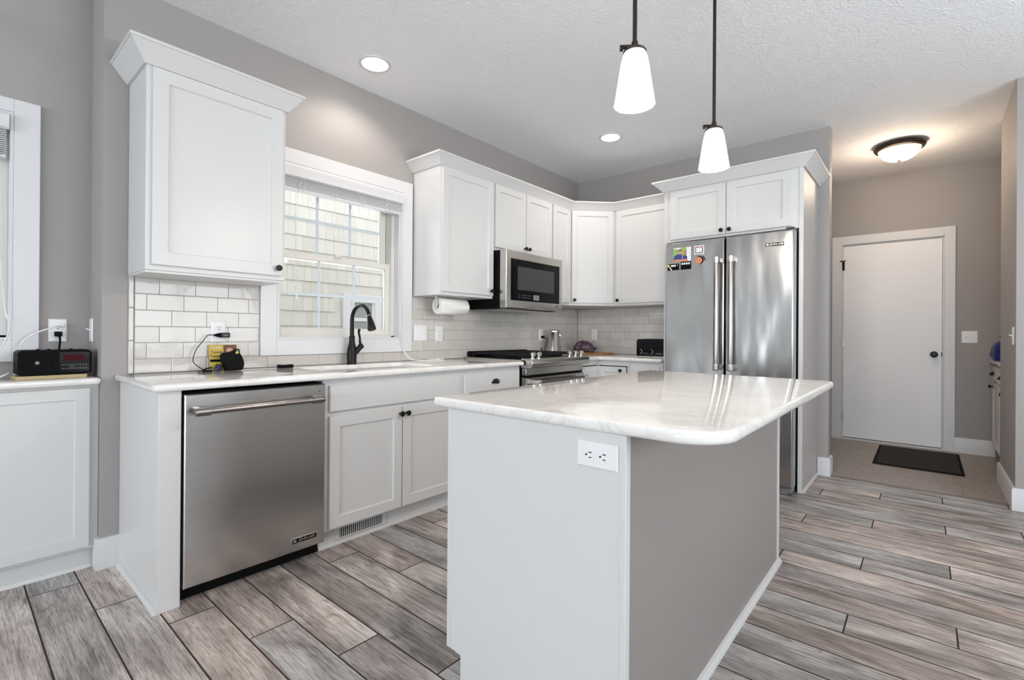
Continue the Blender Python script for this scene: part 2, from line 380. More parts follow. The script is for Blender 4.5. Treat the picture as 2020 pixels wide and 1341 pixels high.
def text(name, s, size, mat_, parent, loc, rot, extr=0.0006, align='CENTER', squash=1.0):
    cu = bpy.data.curves.new(name, 'FONT'); cu.body = s; cu.size = size; cu.extrude = extr; cu.align_x = align; cu.align_y = 'CENTER'
    t_ = bpy.data.objects.new(name+'_tmp', cu); COL.objects.link(t_)
    dg = bpy.context.evaluated_depsgraph_get(); me = bpy.data.meshes.new_from_object(t_.evaluated_get(dg))
    bpy.data.objects.remove(t_); me.materials.clear(); me.materials.append(mat_)
    for v in me.vertices: v.co.x *= squash
    o = bpy.data.objects.new(name, me); COL.objects.link(o); o.location = loc; o.rotation_euler = rot; o.parent = parent
    return o
def bez(pts, n=8):         # Catmull-Rom through points
    P_ = [Vector(p) for p in pts]; P_ = [P_[0]]+P_+[P_[-1]]; out = []
    for i in range(1, len(P_)-2):
        for k in range(n):
            t = k/n; A, B, C, D = P_[i-1:i+3]
            out.append(0.5*((2*B)+(C-A)*t+(2*A-5*B+4*C-D)*t*t+(3*B-A-3*C+D)*t*t*t))
    return out+[P_[-2]]
def rrect(x0, y0, x1, y1, rs, n=8):   # rounded rectangle, radii for (x0y0, x1y0, x1y1, x0y1)
    out = []
    for (cx_, cy_, a0), r_ in zip(((x0, y0, PI), (x1, y0, 1.5*PI), (x1, y1, 0), (x0, y1, 0.5*PI)), rs):
        ox = cx_+(r_ if cx_ == x0 else -r_); oy = cy_+(r_ if cy_ == y0 else -r_)
        for k in range(n+1):
            t = a0+0.5*PI*k/n; out.append((ox+r_*math.cos(t), oy+r_*math.sin(t)))
    return out
R90 = PI/2
CT, CTB, CZ, UB = 0.8885, 0.8585, 2.7265, 1.361     # counter top / underside, ceiling, wall-cabinet underside
YB = 4.5

# ------------------------------------------------------------------ the room
g = G(); rows = {}
pl = []
step, L = 0.32, 1.28
k0, k1 = -51, 25
for k in range(k0, k1+1):
    y0 = 0.42+0.16*k; y1 = min(y0+0.16, 4.515)
    base = 2.33+step*((k+2) % 4)-L*6
    x = base
    while x < 5.5:
        xa, xb = max(x, -0.3), min(x+L, 5.45)
        if xb > xa+0.01: pl.append((xa, y0, xb, y1))
        x += L
gp = 0.0028
vals = []
for (xa, ya, xb, yb) in pl:
    v = [g.bm.verts.new(p) for p in ((xa+gp, ya+gp, 0), (xb-gp, ya+gp, 0), (xb-gp, yb-gp, 0), (xa+gp, yb-gp, 0))]
    g.face(v, 0); vals.append(random.random())
g.box(-0.45, -7.75, -0.10, 5.6, 4.515, -0.0012, 1)
nv = len(vals)
struct('floor', g, [M['plank'], M['floor_grout']], smooth=False, attr=lambda f: vals[f.index] if f.index < nv else 0.0)

g = G()
hx = [2.05, 2.125, 2.765, 3.315+0.09, 4.0]
for row, (ya, yb) in enumerate(((4.545, 4.855), (4.855, 5.165), (5.165, 5.475), (5.475, 5.785), (5.785, 6.095), (6.095, 6.24))):
    x = 2.05-(0.575 if row % 2 else 0.255)+0.01
    while x < 4.1:
        xa, xb = max(x, 2.0), min(x+0.64, 4.05)
        if xb > xa+0.02:
            v = [g.bm.verts.new(p) for p in ((xa+.0015, ya+.0015, 0), (xb-.0015, ya+.0015, 0), (xb-.0015, yb-.0015, 0), (xa+.0015, yb-.0015, 0))]; g.face(v, 0)
        x += 0.64
g.box(1.95, 4.515, -0.10, 4.1, 6.4, -0.001, 1)
struct('floor_hall', g, [M['hall_tile'], M['hall_grout']], smooth=False)
g = G(); g.box(2.325, 4.515, -0.0005, 3.299, 4.545, 0.004); struct('trim_1', g, M['strip'], bevel=0.002)

def wall_with_hole(name, axis, p0, p1, u0, u1, holes, z1=CZ, m='wall'):
    # axis 'x': wall occupies x p0..p1 and runs along y (u); axis 'y': occupies y p0..p1 and runs along x
    g = G()
    def bx(ua, ub, za, zb):
        if ub-ua < 1e-4 or zb-za < 1e-4: return
        if axis == 'x': g.box(p0, ua, za, p1, ub, zb)
        else: g.box(ua, p0, za, ub, p1, zb)
    u = u0
    for (ha, hb, za, zb) in sorted(holes):
        bx(u, ha, 0, z1); bx(ha, hb, 0, za); bx(ha, hb, zb, z1); u = hb
    bx(u, u1, 0, z1)
    return struct(name, g, M[m], smooth=False)
W2 = (1.281, 2.167, 1.047, 2.095)
W1 = (-0.62, 0.23, 1.047, 2.068)
wall_with_hole('wall_left', 'x', -0.17, 0.0, 0.5, 4.68, [W2])
wall_with_hole('wall_left_recess', 'x', -0.425, -0.255, -7.7, 0.5, [W1])
g = G(); g.box(-0.425, 0.5, 0, -0.17, 0.68, CZ); struct('wall_return', g, M['wall'], smooth=False)
g = G(); g.box(0.0, YB, 0, 2.307, YB+0.12, CZ); struct('wall_back', g, M['wall'], smooth=False)
g = G(); g.box(1.93, YB+0.12, 0, 2.05, 6.4, CZ); struct('wall_hall_left', g, M['wall'], smooth=False)
wall_with_hole('wall_hall_back', 'y', 6.24, 6.40, 2.05, 4.1, [(2.205, 3.016, 0.0, 2.052)])
g = G(); g.box(3.315, 4.42, 0, 5.6, 5.24, CZ); struct('wall_right_block', g, M['wall'], smooth=False)
g = G(); g.box(4.0, 5.24, 0, 4.1, 6.24, CZ); struct('wall_niche', g, M['wall'], smooth=False)
wall_with_hole('wall_rear', 'y', -7.7, -7.5, -0.255, 5.4, [(1.4, 5.2, 0.05, 2.5)])
wall_with_hole('wall_right', 'x', 5.4, 5.6, -7.7, 4.42, [(-5.5, -2.5, 0.6, 2.3), (0.3, 3.3, 0.6, 2.3)])
g = G(); g.box(-0.5, -7.8, CZ, 5.7, 6.5, CZ+0.1); struct('ceiling', g, M['ceiling'], smooth=False)
# frames of the openings behind the camera
g = G()
for x in (1.40, 2.35, 3.27, 4.20, 5.14): g.box(x, -7.62, 0.05, x+0.06, -7.54, 2.5)
g.box(1.4, -7.62, 0.05, 5.2, -7.54, 0.12); g.box(1.4, -7.62, 2.43, 5.2, -7.54, 2.5); struct('window_3', g, M['trim'])
for n_, y0 in ((4, 0.3), (5, -5.5)):
    g = G()
    for y in (y0, y0+0.96, y0+1.96, y0+2.94): g.box(5.46, y, 0.6, 5.54, y+0.06, 2.3)
    g.box(5.46, y0, 0.6, 5.54, y0+3.0, 0.66); g.box(5.46, y0, 2.24, 5.54, y0+3.0, 2.3); struct('window_%d' % n_, g, M['trim'])
# baseboards
BB = [(0, 0), (0.016, 0), (0.016, 0.128), (0.012, 0.140), (0, 0.142)]
g = G(); g.sweep([(-0.0005, 0.569), (-0.0005, 0.4995), (-0.05, 0.4995)][::-1], [(o_+0.0005, z) for o_, z in BB]); struct('baseboard_pillar', g, M['trim'], ang=20)
g = G(); g.sweep([(2.3075, 4.625), (2.3075, YB-0.0005), (2.238, YB-0.0005)][::-1], [(o_, z) for o_, z in BB]); struct('baseboard_back', g, M['trim'], ang=20)
g = G(); g.sweep([(3.3145, 5.239), (3.3145, 4.4195), (5.39, 4.4195)], [(o_, z) for o_, z in BB]); struct('baseboard_right', g, M['trim'], ang=20)
g = G(); g.sweep([(3.097, 6.2395), (3.37, 6.2395)], BB); struct('baseboard_hall', g, M['trim'], ang=20)

# ------------------------------------------------------------------ backsplash tile
def tiles(name, plane, u0, u1, z0, z1, phase, holes, loc, rz):
    # local x along the wall, front -y ; phase(row) gives a joint position
    g = G(); pw, ph, gr = 0.1548, 0.0787, 0.0012; n = 0; ids = []
    zb = 0.8785
    for r_ in range(7):
        za, zt = max(z0, zb+ph*r_), min(z1, zb+ph*(r_+1))
        if zt-za < 0.006: continue
        x = phase(r_); x -= math.ceil((x-u0)/pw)*pw
        while x < u1:
            spans = [(max(x, u0), min(x+pw, u1))]; x += pw
            rects = [(a_, b_, za, zt) for a_, b_ in spans if b_-a_ > 0.004]
            for (ha, hb, hz0, hz1) in holes:
                new = []
                for (a_, b_, c_, d_) in rects:
                    if b_ <= ha or a_ >= hb or d_ <= hz0 or c_ >= hz1: new.append((a_, b_, c_, d_)); continue
                    if c_ < hz0: new.append((a_, b_, c_, hz0))
                    if d_ > hz1: new.append((a_, b_, hz1, d_))
                    cc, dd = max(c_, hz0), min(d_, hz1)
                    if a_ < ha: new.append((a_, ha, cc, dd))
                    if b_ > hb: new.append((hb, b_, cc, dd))
                rects = new
            for (a_, b_, c_, d_) in rects:
                if b_-a_ < 0.006 or d_-c_ < 0.006: continue
                fs0 = len(g.bm.faces); g.slab(a_+gr, c_+gr, b_-gr, d_-gr, -0.0085, 0.0075, 0, 0.002)
                ids += [random.random()]*(len(g.bm.faces)-fs0)
    fs0 = len(g.bm.faces)
    segs = [(u0, u1, z0, z1)]
    for (ha, hb, hz0, hz1) in holes: segs = [(u0, ha, z0, z1), (ha, hb, z0, hz0), (hb, u1, z0, z1)]
    for (a_, b_, c_, d_) in segs: g.box(a_, -0.0072, c_, b_, -0.0003, d_, 1)
    ids += [0]*(len(g.bm.faces)-fs0)
    return struct(name, g, [M['tile'], M['grout']], loc=loc, rz=rz, attr=lambda f: ids[f.index])
tiles('wall_left_backsplash', 'x', 0.619, 4.49, CT+0.0005, UB-0.001, lambda r_: 0.771+0.0516*r_, [(1.190, 2.254, 0.954, 3)], (0, 0, 0), R90)
tiles('wall_back_backsplash', 'y', 0.009, 1.234, CT+0.0005, UB-0.001, lambda r_: 0.311+0.0518*r_, [], (0, YB, 0), 0)
g = G()
for k in range(3): g.box(0.0003, 0.597, CT+0.001+0.157*k, 0.011, 0.6175, min(CT+0.157*(k+1), UB-0.002))
struct('trim_2', g, M['ceramic'] or M['tile'], bevel=0.004, seg=3, attr=lambda f: 0.6)

# ------------------------------------------------------------------ windows
def window(idx, xw, y0, y1, z0, z1, cas_l, cas_r, cas_t, cas_b, full=True):
    """wall face at x = xw, opening y0..y1, z0..z1 ; seen from +x"""
    root = thing('window_%d' % idx, None, None, (xw, 0, 0), 0, kind='structure')
    g = G(); e = 0.0008
    g.box(e, cas_l, cas_b, 0.02, y0, cas_t); g.box(e, y1, cas_b, 0.02, cas_r, cas_t)
    g.box(e, y0, z1, 0.02, y1, cas_t); g.box(e, y0, cas_b, 0.02, y1, z0)
    g.build('casing', M['trim'], root, bevel=0.002)
    g = G(); j = 0.012
    g.box(-0.165, y0+e, z0+e, 0.018, y0+j, z1-e); g.box(-0.165, y1-j, z0+e, 0.018, y1-e, z1-e)
    g.box(-0.165, y0+j, z1-j, 0.018, y1-j, z1-e); g.box(-0.165, y0+j, z0+e, 0.018, y1-j, z0+j)
    g.build('jamb', M['trim'], root)
    a0, a1 = y0+j, y1-j
    g = G()      # outer vinyl frame
    for (ya, yb) in ((a0, a0+0.028), (a1-0.028, a1)): g.box(-0.16, ya, z0+j, -0.062, yb, z1-j)
    g.box(-0.16, a0, z1-j-0.03, -0.062, a1, z1-j); g.box(-0.16, a0, z0+j, -0.062, a1, z0+j+0.012)
    g.build('frame', M['vinyl'], root, bevel=0.002)
    zm = 1.568
    for nm, xs, za, zb, ins in (('lower_sash', -0.105, z0+j+0.013, zm+0.018, 0.012), ('upper_sash', -0.145, zm-0.02, z1-j-0.02, 0.03)):
        b0, b1 = a0+ins+0.003, a1-ins-0.003; st = 0.042
        g = G(); x0, x1 = xs-0.017, xs+0.017
        g.box(x0, b0, za, x1, b0+st, zb); g.box(x0, b1-st, za, x1, b1, zb)
        g.box(x0, b0+st, zb-0.04, x1, b1-st, zb); g.box(x0, b0+st, za, x1, b1-st, za+0.045)
        s_ = g.build(nm, M['vinyl'], root, bevel=0.003)
        gy0, gy1, gz0, gz1 = b0+st, b1-st, za+0.045, zb-0.04
        g = G(); g.box(xs-0.003, gy0-0.004, gz0-0.004, xs+0.003, gy1+0.004, gz1+0.004); g.build('pane', M['glass'], s_)
        g = G()
        for q in (1, 2):
            yc = gy0+(gy1-gy0)*q/3; g.box(xs-0.002, yc-0.008, gz0, xs+0.0045, yc+0.008, gz1)
        zc = (gz0+gz1)/2; g.box(xs-0.0025, gy0, zc-0.008, xs+0.0052, gy1, zc+0.008)
        g.build('muntin_grid', M['muntin'], s_)
    g = G(); yc = (a0+a1)/2
    g.box(-0.10, yc-0.03, zm+0.018, -0.075, yc+0.03, zm+0.026); g.cyl((-0.09, yc, zm+0.02), (-0.09, yc, zm+0.036), 0.011); g.box(-0.094, yc-0.006, zm+0.03, -0.086, yc+0.035, zm+0.038)
    g.build('sash_lock', M['vinyl'], root, bevel=0.002)
    return root
window(2, 0.0, *W2, 1.192, 2.252, 2.179, 0.956)
window(1, -0.255, *W1, -0.71, 0.316, 2.128, 0.951)

def blind(label, xw, y0, y1, ztop, zbot_stack, cord_y, cord_pts, left_cord):
    rt = thing('window_blind', label, 'blind', (xw, 0, 0))
    g = G(); g.prism([(0.034, y0, ztop-0.075), (0.046, y0, ztop-0.068), (0.044, y0, ztop-0.05), (0.05, y0, ztop-0.03), (0.05, y0, ztop-0.012), (0.044, y0, ztop-0.004), (0.034, y0, ztop-0.004)], (0, y1-y0, 0))
    g.box(0.005, y0, ztop-0.07, 0.034, y0+0.008, ztop-0.004); g.box(0.005, y1-0.008, ztop-0.07, 0.034, y1, ztop-0.004)
    g.build('valance', M['trim'], rt, ang=25)
    g = G(); g.box(-0.02, y0+0.01, ztop-0.045, 0.03, y1-0.01, ztop-0.004); g.build('headrail', M['blind'], rt)
    g = G(); n = 15; zt = ztop-0.052; dz = (zt-zbot_stack-0.014)/n
    for i in range(n):
        z = zt-dz*(i+0.5); o_ = random.uniform(-0.001, 0.001); g.box(-0.022+o_, y0+0.008, z-0.0014, 0.028+o_, y1-0.008, z+0.0014)
    g.build('slat_stack', M['blind'], rt, smooth=False)
    g = G(); g.box(-0.022, y0+0.008, zbot_stack, 0.028, y1-0.008, zbot_stack+0.014); g.build('bottom_rail', M['blind'], rt, bevel=0.003)
    for q in (0.14, 0.38, 0.62, 0.86):
        yc = y0+(y1-y0)*q; g = G()
        for s_ in (-0.014, 0.014):
            pts = []
            for i in range(14): pts.append((0.031+0.003*(i % 2), yc+s_+random.uniform(-0.006, 0.006), zt-(zt-zbot_stack)*i/13))
            g.tube(pts, 0.0022, 6)
        g.build('ladder_cord', M['cord'], rt)
    for k, pts in enumerate(cord_pts):
        g = G(); g.tube(bez(pts, 8), 0.0022, 6); g.build('lift_cord', M['cord'], rt)
    if left_cord:
        yy, ze = left_cord; g = G(); g.tube([(0.036, yy-0.004, zbot_stack), (0.036, yy-0.004, ze+0.02)], 0.0014, 6); g.tube([(0.036, yy+0.006, zbot_stack), (0.036, yy+0.006, ze+0.05)], 0.0014, 6); g.build('tilt_cord', M['cord'], rt)
        g = G(); g.lathe([(0, 0), (0.008, 0.002), (0.005, 0.014), (0.007, 0.026), (0.0, 0.03)], (0.036, yy, ze), n=12); g.lathe([(0, 0), (0.008, 0.002), (0.005, 0.014), (0.007, 0.026), (0.0, 0.03)], (0.036, yy+0.004, ze-0.045), n=12); g.build('tassel', M['vinyl'], rt)
    return rt
coil = [(0.03, 2.14, 1.95), (0.028, 2.143, 1.5), (0.026, 2.15, 1.08), (0.03, 2.165, 0.98), (0.05, 2.20, 0.91), (0.075, 2.27, CT+0.003), (0.10, 2.32, CT+0.003), (0.13, 2.40, CT+0.004), (0.10, 2.46, CT+0.006), (0.07, 2.40, CT+0.008), (0.10, 2.33, CT+0.010), (0.15, 2.38, CT+0.010), (0.12, 2.47, CT+0.012), (0.08, 2.44, CT+0.012)]
blind('raised white blind in the window over the sink', 0.0, W2[0]+0.016, W2[1]-0.016, 2.083, 1.934, 2.14,
      [coil, [(0.034, 2.125, 1.95), (0.032, 2.122, 1.6), (0.026, 2.14, 1.08), (0.032, 2.16, 0.985), (0.055, 2.22, 0.905), (0.09, 2.30, CT+0.003), (0.14, 2.36, CT+0.003), (0.16, 2.44, CT+0.004), (0.11, 2.41, CT+0.016), (0.06, 2.45, CT+0.004)]], (1.384, 1.334))
blind('raised white blind in the far left window', -0.255, W1[0]+0.016, W1[1]-0.016, 2.056, 1.856, 0.2,
      [[(0.03, 0.185, 1.90), (0.03, 0.19, 1.6), (0.03, 0.205, 1.21), (0.04, 0.218, 1.14), (0.06, 0.21, 1.06), (0.07, 0.17, 0.975), (0.09, 0.10, 0.93), (0.10, 0.0, CT-0.004)],
       [(0.034, 0.17, 1.90), (0.034, 0.18, 1.6), (0.03, 0.204, 1.20), (0.04, 0.222, 1.12), (0.06, 0.218, 1.05), (0.07, 0.19, 0.985), (0.09, 0.09, 0.915), (0.10, -0.05, CT-0.004)]], None)

# neighbour's house outside
hs = thing('neighbor_house', 'cream shingled neighbor house seen through the sink window', 'house', (-2.2, 2.5, -0.6))
g = G(); ids = []; HW = (0.487, 0.996, 1.55, 2.13)   # house window in local y / z
z = 0.0; row = 0
while z < 5.6:
    y = -6.5+random.uniform(0, 0.1)
    while y < 6.5:
        w_ = random.choice((0.06, 0.08, 0.10, 0.13, 0.16)); za, zt = z, z+0.165
        if not (y+w_ > HW[0] and y < HW[1] and zt > HW[2] and za < HW[3]):
            f0 = len(g.bm.faces)
            g.hexa([(0.014, y+.001, za), (0.014, y+w_-.001, za), (0, y+w_-.001, za), (0, y+.001, za), (0.004, y+.001, zt), (0.004, y+w_-.001, zt), (0, y+w_-.001, zt), (0, y+.001, zt)])
            ids += [random.random()]*(len(g.bm.faces)-f0)
        y += w_
    z += 0.16; row += 1
f0 = len(g.bm.faces); g.box(-0.08, -6.6, 0, 0.002, 6.6, 5.7); ids += [0.3]*(len(g.bm.faces)-f0)
g.build('siding', M['shingle'], hs, smooth=False, attr=lambda f: ids[f.index])
g = G(); a0, a1, b0, b1 = HW; c_ = 0.09
g.box(0, a0, b0, 0.03, a0+c_, b1); g.box(0, a1-c_, b0, 0.03, a1, b1); g.box(0, a0+c_, b1-c_, 0.03, a1-c_, b1); g.box(0, a0+c_, b0, 0.03, a1-c_, b0+c_)
wf = g.build('window_frame', M['trim'], hs, bevel=0.003)
g = G(); g.box(0.003, a0+c_, b0+c_, 0.012, a1-c_, b1-c_); g.build('pane', M['dark_glass'], wf)
g = G(); g.box(0.012, a0+c_, (b0+b1)/2-0.02, 0.022, a1-c_, (b0+b1)/2+0.02); g.box(0.012, a0+c_, b0+c_, 0.02, a0+c_+0.035, b1-c_); g.box(0.012, a1-c_-0.035, b0+c_, 0.02, a1-c_, b1-c_); g.build('sash', M['vinyl'], wf)
g = G(); g.box(-8, -8, -0.75, -0.6, 10, -0.6); struct('ground', g, M['ground'], smooth=False)

# ------------------------------------------------------------------ cabinet hardware and cabinets
def knob(parent, x, z, yf):
    g = G(); g.lathe([(0.0, 0.0), (0.0075, 0.0), (0.006, 0.004), (0.0055, 0.012), (0.011, 0.017), (0.0155, 0.022), (0.0155, 0.026), (0.012, 0.030), (0.0, 0.032)], (x, yf, z), (0, -1, 0), 20)
    return tag(g.build('knob', M['bronze'], parent), 'dark bronze knob')
def cup_pull(parent, x, z, yf):
    g = G(); w_, h_, d_ = 0.042, 0.034, 0.026; nu, nv_ = 14, 7; grid = []
    for i in range(nu+1):
        t = PI*i/nu; row_ = []
        for j in range(nv_+1):
            p = 0.5*PI*j/nv_
            row_.append(g.bm.verts.new((x-w_*math.cos(t)*math.cos(p), yf-0.0005-d_*math.sin(p)*math.sin(t)**0.6, z-0.014+h_*math.sin(t)*math.cos(p)*1.0)))
        grid.append(row_)
    for i in range(nu):
        for j in range(nv_): g.face([grid[i][j], grid[i+1][j], grid[i+1][j+1], grid[i][j+1]])
    o = g.build('cup_pull', M['bronze'], parent)
    md = o.modifiers.new('thickness', 'SOLIDIFY'); md.thickness = 0.002
    return tag(o, 'dark bronze cup pull')
def cabinet(name, label, cat, loc, rz, w, z0, z1, d, fronts, toe=None, side_l=False, group=None):
    rt = thing(name, label, cat, loc, rz, group)
    g = G(); g.box(0, -d, z0, w, -0.003, z1)
    if toe: g.box(0.0, -d+toe[0], 0.0, w, -d+toe[0]+0.02, z0)
    g.build('carcass', M['white'], rt, bevel=0.0015)
    if toe and len(toe) > 1:
        g = G(); g.sweep([(0.0, -d+toe[0]), (w, -d+toe[0])], [(0, 0), (0.014, 0), (0.013, 0.007), (0.007, 0.016), (0, 0.018)]); g.build('shoe_molding', M['white'], rt)
    for f in fronts:
        g = G(); yf = -d-0.019-0.0005
        if f[0] == 'door': g.shaker(f[1], f[3], f[2], f[4], yf, rail=f[6] if len(f) > 6 else 0.054)
        else: g.slab(f[1], f[3], f[2], f[4], yf)
        o = g.build('door' if f[0] == 'door' else 'drawer_front', M['white'], rt)
        if len(f) > 5 and f[5]:
            (knob if f[5][0] == 'k' else cup_pull)(o, f[5][1], f[5][2], yf)
    return rt
def crown_prof(z0, z1, pr=0.072): return [(0.0005, z0), (0.010, z0), (0.013, z0+0.006), (pr-0.006, z1-0.014), (pr, z1-0.012), (pr, z1), (0.0005, z1)]

# wall cabinet left of the window
YU = 0.5945
wc = cabinet('wall_cabinet', 'white single-door wall cabinet left of the sink window', 'cabinet', (0, YU, 0), R90, 0.602, UB, 2.335, 0.2985,
             [('door', 0.0215, 0.5835, 1.384, 2.246, ('k', 0.556, 1.422), 0.057)])
g = G(); g.sweep([(-0.0005, -0.002), (-0.0005, -0.2995), (0.6025, -0.2995), (0.6025, -0.002)], crown_prof(2.252, 2.338)); g.build('crown_molding', M['white'], wc, ang=20)
g = G(); g.box(0.0, -0.296, UB-0.012, 0.602, -0.010, UB-0.0005); g.build('light_rail', M['white'], wc, bevel=0.002)
# run right of the window
cabinet('wall_cabinet', 'white single-door wall cabinet between the sink window and the microwave', 'cabinet', (0, 2.271, 0), R90, 0.545, UB, 2.30, 0.2985,
        [('door', 0.013, 0.534, 1.384, 2.262, ('k', 0.503, 1.418))])
cabinet('wall_cabinet', 'white double-door wall cabinet right above the microwave', 'cabinet', (0, 2.817, 0), R90, 0.773, 1.745, 2.30, 0.2985,
        [('door', 0.012, 0.388, 1.768, 2.262, ('k', 0.369, 1.80), 0.05), ('door', 0.396, 0.762, 1.768, 2.262, ('k', 0.417, 1.80), 0.05)])
cabinet('wall_cabinet', 'narrow white wall cabinet right of the microwave', 'cabinet', (0, 3.591, 0), R90, 0.298, UB, 2.30, 0.2985,
        [('door', 0.011, 0.288, 1.384, 2.262, None, 0.05)])
# diagonal corner cabinet
dg = thing('wall_cabinet', 'white diagonal wall cabinet in the back left corner', 'cabinet', (0, YB, 0))
A = Vector((0.2985, 3.8895-YB)); B = Vector((0.6105, -0.2985))
g = G(); g.prism([(0.003, -0.003, UB), (0.003, A.y, UB), (A.x, A.y, UB), (B.x, B.y, UB), (B.x, -0.003, UB)], (0, 0, 2.30-UB)); g.build('carcass', M['white'], dg, bevel=0.0015)
fw = (B-A).length; th = math.atan2(B.y-A.y, B.x-A.x)
g = G(); g.shaker(0.02, 1.384, fw-0.02, 2.262, -0.0195, rail=0.05)
dd = g.build('door', M['white'], dg, loc=(A.x, A.y, 0), rz=th); knob(dd, 0.045, 1.412, -0.0195)
cabinet('wall_cabinet', 'white single-door wall cabinet between the corner cabinet and the refrigerator', 'cabinet', (0.6115, YB, 0), 0, 0.622, UB, 2.30, 0.2985,
        [('door', 0.022, 0.60, 1.384, 2.262, ('k', 0.047, 1.412))])
g = G(); g.sweep([(0.001, 2.270), (0.2992, 2.270), (0.2992, A.y+YB), (B.x, B.y+YB-0.0008), (1.2335, YB-0.2993)][::1], crown_prof(2.266, 2.338))
tag(g.build('crown_molding', M['white'], None, ang=20), 'white crown molding running along the tops of the wall cabinets right of the sink window', 'molding')

# base run under the window
ep = thing('end_panel', 'white end panel left of the dishwasher', 'panel', (0, 0.569, 0))
g = G(); g.box(0.002, 0, 0, 0.63, 0.075, CTB-0.0005); g.build('panel', M['white'], ep, bevel=0.0015)
g = G(); g.sweep([(0.02, -0.0003), (0.63, -0.0003)], [(0, 0), (0.014, 0), (0.013, 0.007), (0.007, 0.016), (0, 0.018)]); g.build('shoe_molding', M['white'], ep)
TOE = (0.045, 1)
cabinet('sink_cabinet', 'white two-door sink base cabinet right of the dishwasher', 'cabinet', (0, 1.250, 0), R90, 0.93, 0.095, CTB-0.0005, 0.61,
        [('slab', 0.027, 0.906, 0.695, 0.826), ('door', 0.027, 0.465, 0.110, 0.672, ('k', 0.449, 0.638)), ('door', 0.472, 0.906, 0.110, 0.672, ('k', 0.492, 0.638))], TOE)
cabinet('drawer_cabinet', 'white base cabinet with a cup-pull drawer left of the range', 'cabinet', (0, 2.1805, 0), R90, 0.594, 0.095, CTB-0.0005, 0.61,
        [('drawer', 0.021, 0.575, 0.695, 0.826, ('c', 0.316, 0.762)), ('door', 0.021, 0.294, 0.110, 0.672, ('k', 0.27, 0.638)), ('door', 0.300, 0.575, 0.110, 0.672, ('k', 0.325, 0.638))], TOE)
vt = thing('floor_register', 'white slotted heat register in the toe kick below the sink', 'vent', (0.565, 1.338, 0.0), R90)
g = G(); g.box(0, -0.0065, 0.020, 0.313, -0.0005, 0.092); g.build('frame', M['white'], vt, bevel=0.002)
g = G(); g.box(0.028, -0.0072, 0.030, 0.285, -0.0066, 0.082); g.build('opening', M['black_matte'], vt)
g = G()
for i in range(22): x = 0.031+i*0.0116; g.box(x, -0.0095, 0.029, x+0.0042, -0.0073, 0.083)
g.build('louvers', M['white'], vt)
for x in (0.013, 0.300):
    g = G(); g.cyl((x, -0.0065, 0.056), (x, -0.009, 0.056), 0.004, 12); g.build('screw', M['satin'], vt)

# left buffet
bf = cabinet('buffet_cabinet', 'shallow white cabinet under the far left window', 'cabinet', (-0.252, -0.72, 0), R90, 1.2195, 0.095, 0.848, 0.212,
        [('door', 0.02, 0.58, 0.110, 0.832, None, 0.05), ('door', 0.59, 1.186, 0.110, 0.832, None, 0.05)], (0.035, 1))
g = G(); g.eased(rrect(-0.2535, -0.74, 0.018, 0.4985, (0.013,)*4, 4), [], 0.8485, CT-0.010)
tag(g.build('countertop', M['quartz'], None), 'short white quartz countertop under the black radio', 'countertop')

# counters
hole = rrect(0.145, 1.335, 0.535, 2.045, (0.07, 0.07, 0.07, 0.07), 8)
g = G(); g.eased(rrect(0.001, 0.547, 0.657, 2.779, (0.013, 0.03, 0.014, 0.013), 6), [hole], CTB, CT)
tag(g.build('countertop', M['quartz'], None), 'white quartz countertop over the dishwasher, holding the sink', 'countertop')
rin = [(0.655-0.0, 3.588), (0.655, 3.805)]+[(0.695-0.04*math.cos(t*PI/12), 3.805+0.04*math.sin(t*PI/12)) for t in range(1, 6)]+[(0.695, 3.845), (1.232, 3.845), (1.232, 4.499), (0.001, 4.499), (0.001, 3.588)]
g = G(); g.eased(rin, [], CTB, CT)
tag(g.build('countertop', M['quartz'], None), 'L-shaped white quartz countertop between the range and the refrigerator', 'countertop')

# sink
sk = thing('sink', 'stainless undermount sink below the faucet', 'sink', (0, 0, 0))
g = G(); zt = CTB-0.001; zb_ = 0.66
def loop(off, z, rr=0.07): return [g.bm.verts.new((p[0], p[1], z)) for p in rrect(0.145+off, 1.335+off, 0.535-off, 2.045-off, (rr,)*4, 8)]
Ls = [loop(-0.02, zt, 0.08), loop(-0.004, zt), loop(0.004, zb_+0.04), loop(0.02, zb_+0.008, 0.06), loop(0.05, zb_, 0.04)]
for A_, B_ in zip(Ls, Ls[1:]):
    for i in range(len(A_)): g.face([A_[i], A_[(i+1) % len(A_)], B_[(i+1) % len(A_)], B_[i]])
g.face(Ls[-1])
bw = g.build('bowl', M['sink'], sk); md = bw.modifiers.new('thickness', 'SOLIDIFY'); md.thickness = 0.0015; md.offset = -1
g = G(); g.lathe([(0.0, 0.002), (0.03, 0.002), (0.042, 0.003), (0.045, 0.0)], (0.30, 1.69, zb_), n=24); g.build('drain', M['chrome'], sk)

# faucet
fc = thing('faucet', 'oil-rubbed bronze gooseneck faucet behind the sink', 'faucet', (0.085, 1.725, CT))
g = G(); g.lathe([(0, 0), (0.031, 0), (0.031, 0.006), (0.029, 0.010), (0.030, 0.045), (0.031, 0.070), (0.027, 0.105), (0.020, 0.130), (0.0175, 0.150), (0.0165, 0.168), (0.019, 0.172), (0.019, 0.178), (0.014, 0.182), (0, 0.182)], n=28); g.build('body', M['bronze'], fc)
pts = [(0, 0, 0.18), (0, 0, 0.24), (0, 0, 0.285)]
for k in range(1, 15):
    t = PI*k/14*0.93; pts.append((0.088-0.088*math.cos(t), 0.006-0.006*math.cos(t), 0.285+0.088*math.sin(t)))
e = Vector(pts[-1]); d_ = (e-Vector(pts[-2])).normalized()
g = G(); g.tube(pts, [0.0135]*3+[0.0125]*14, 16); g.build('spout', M['bronze'], fc)
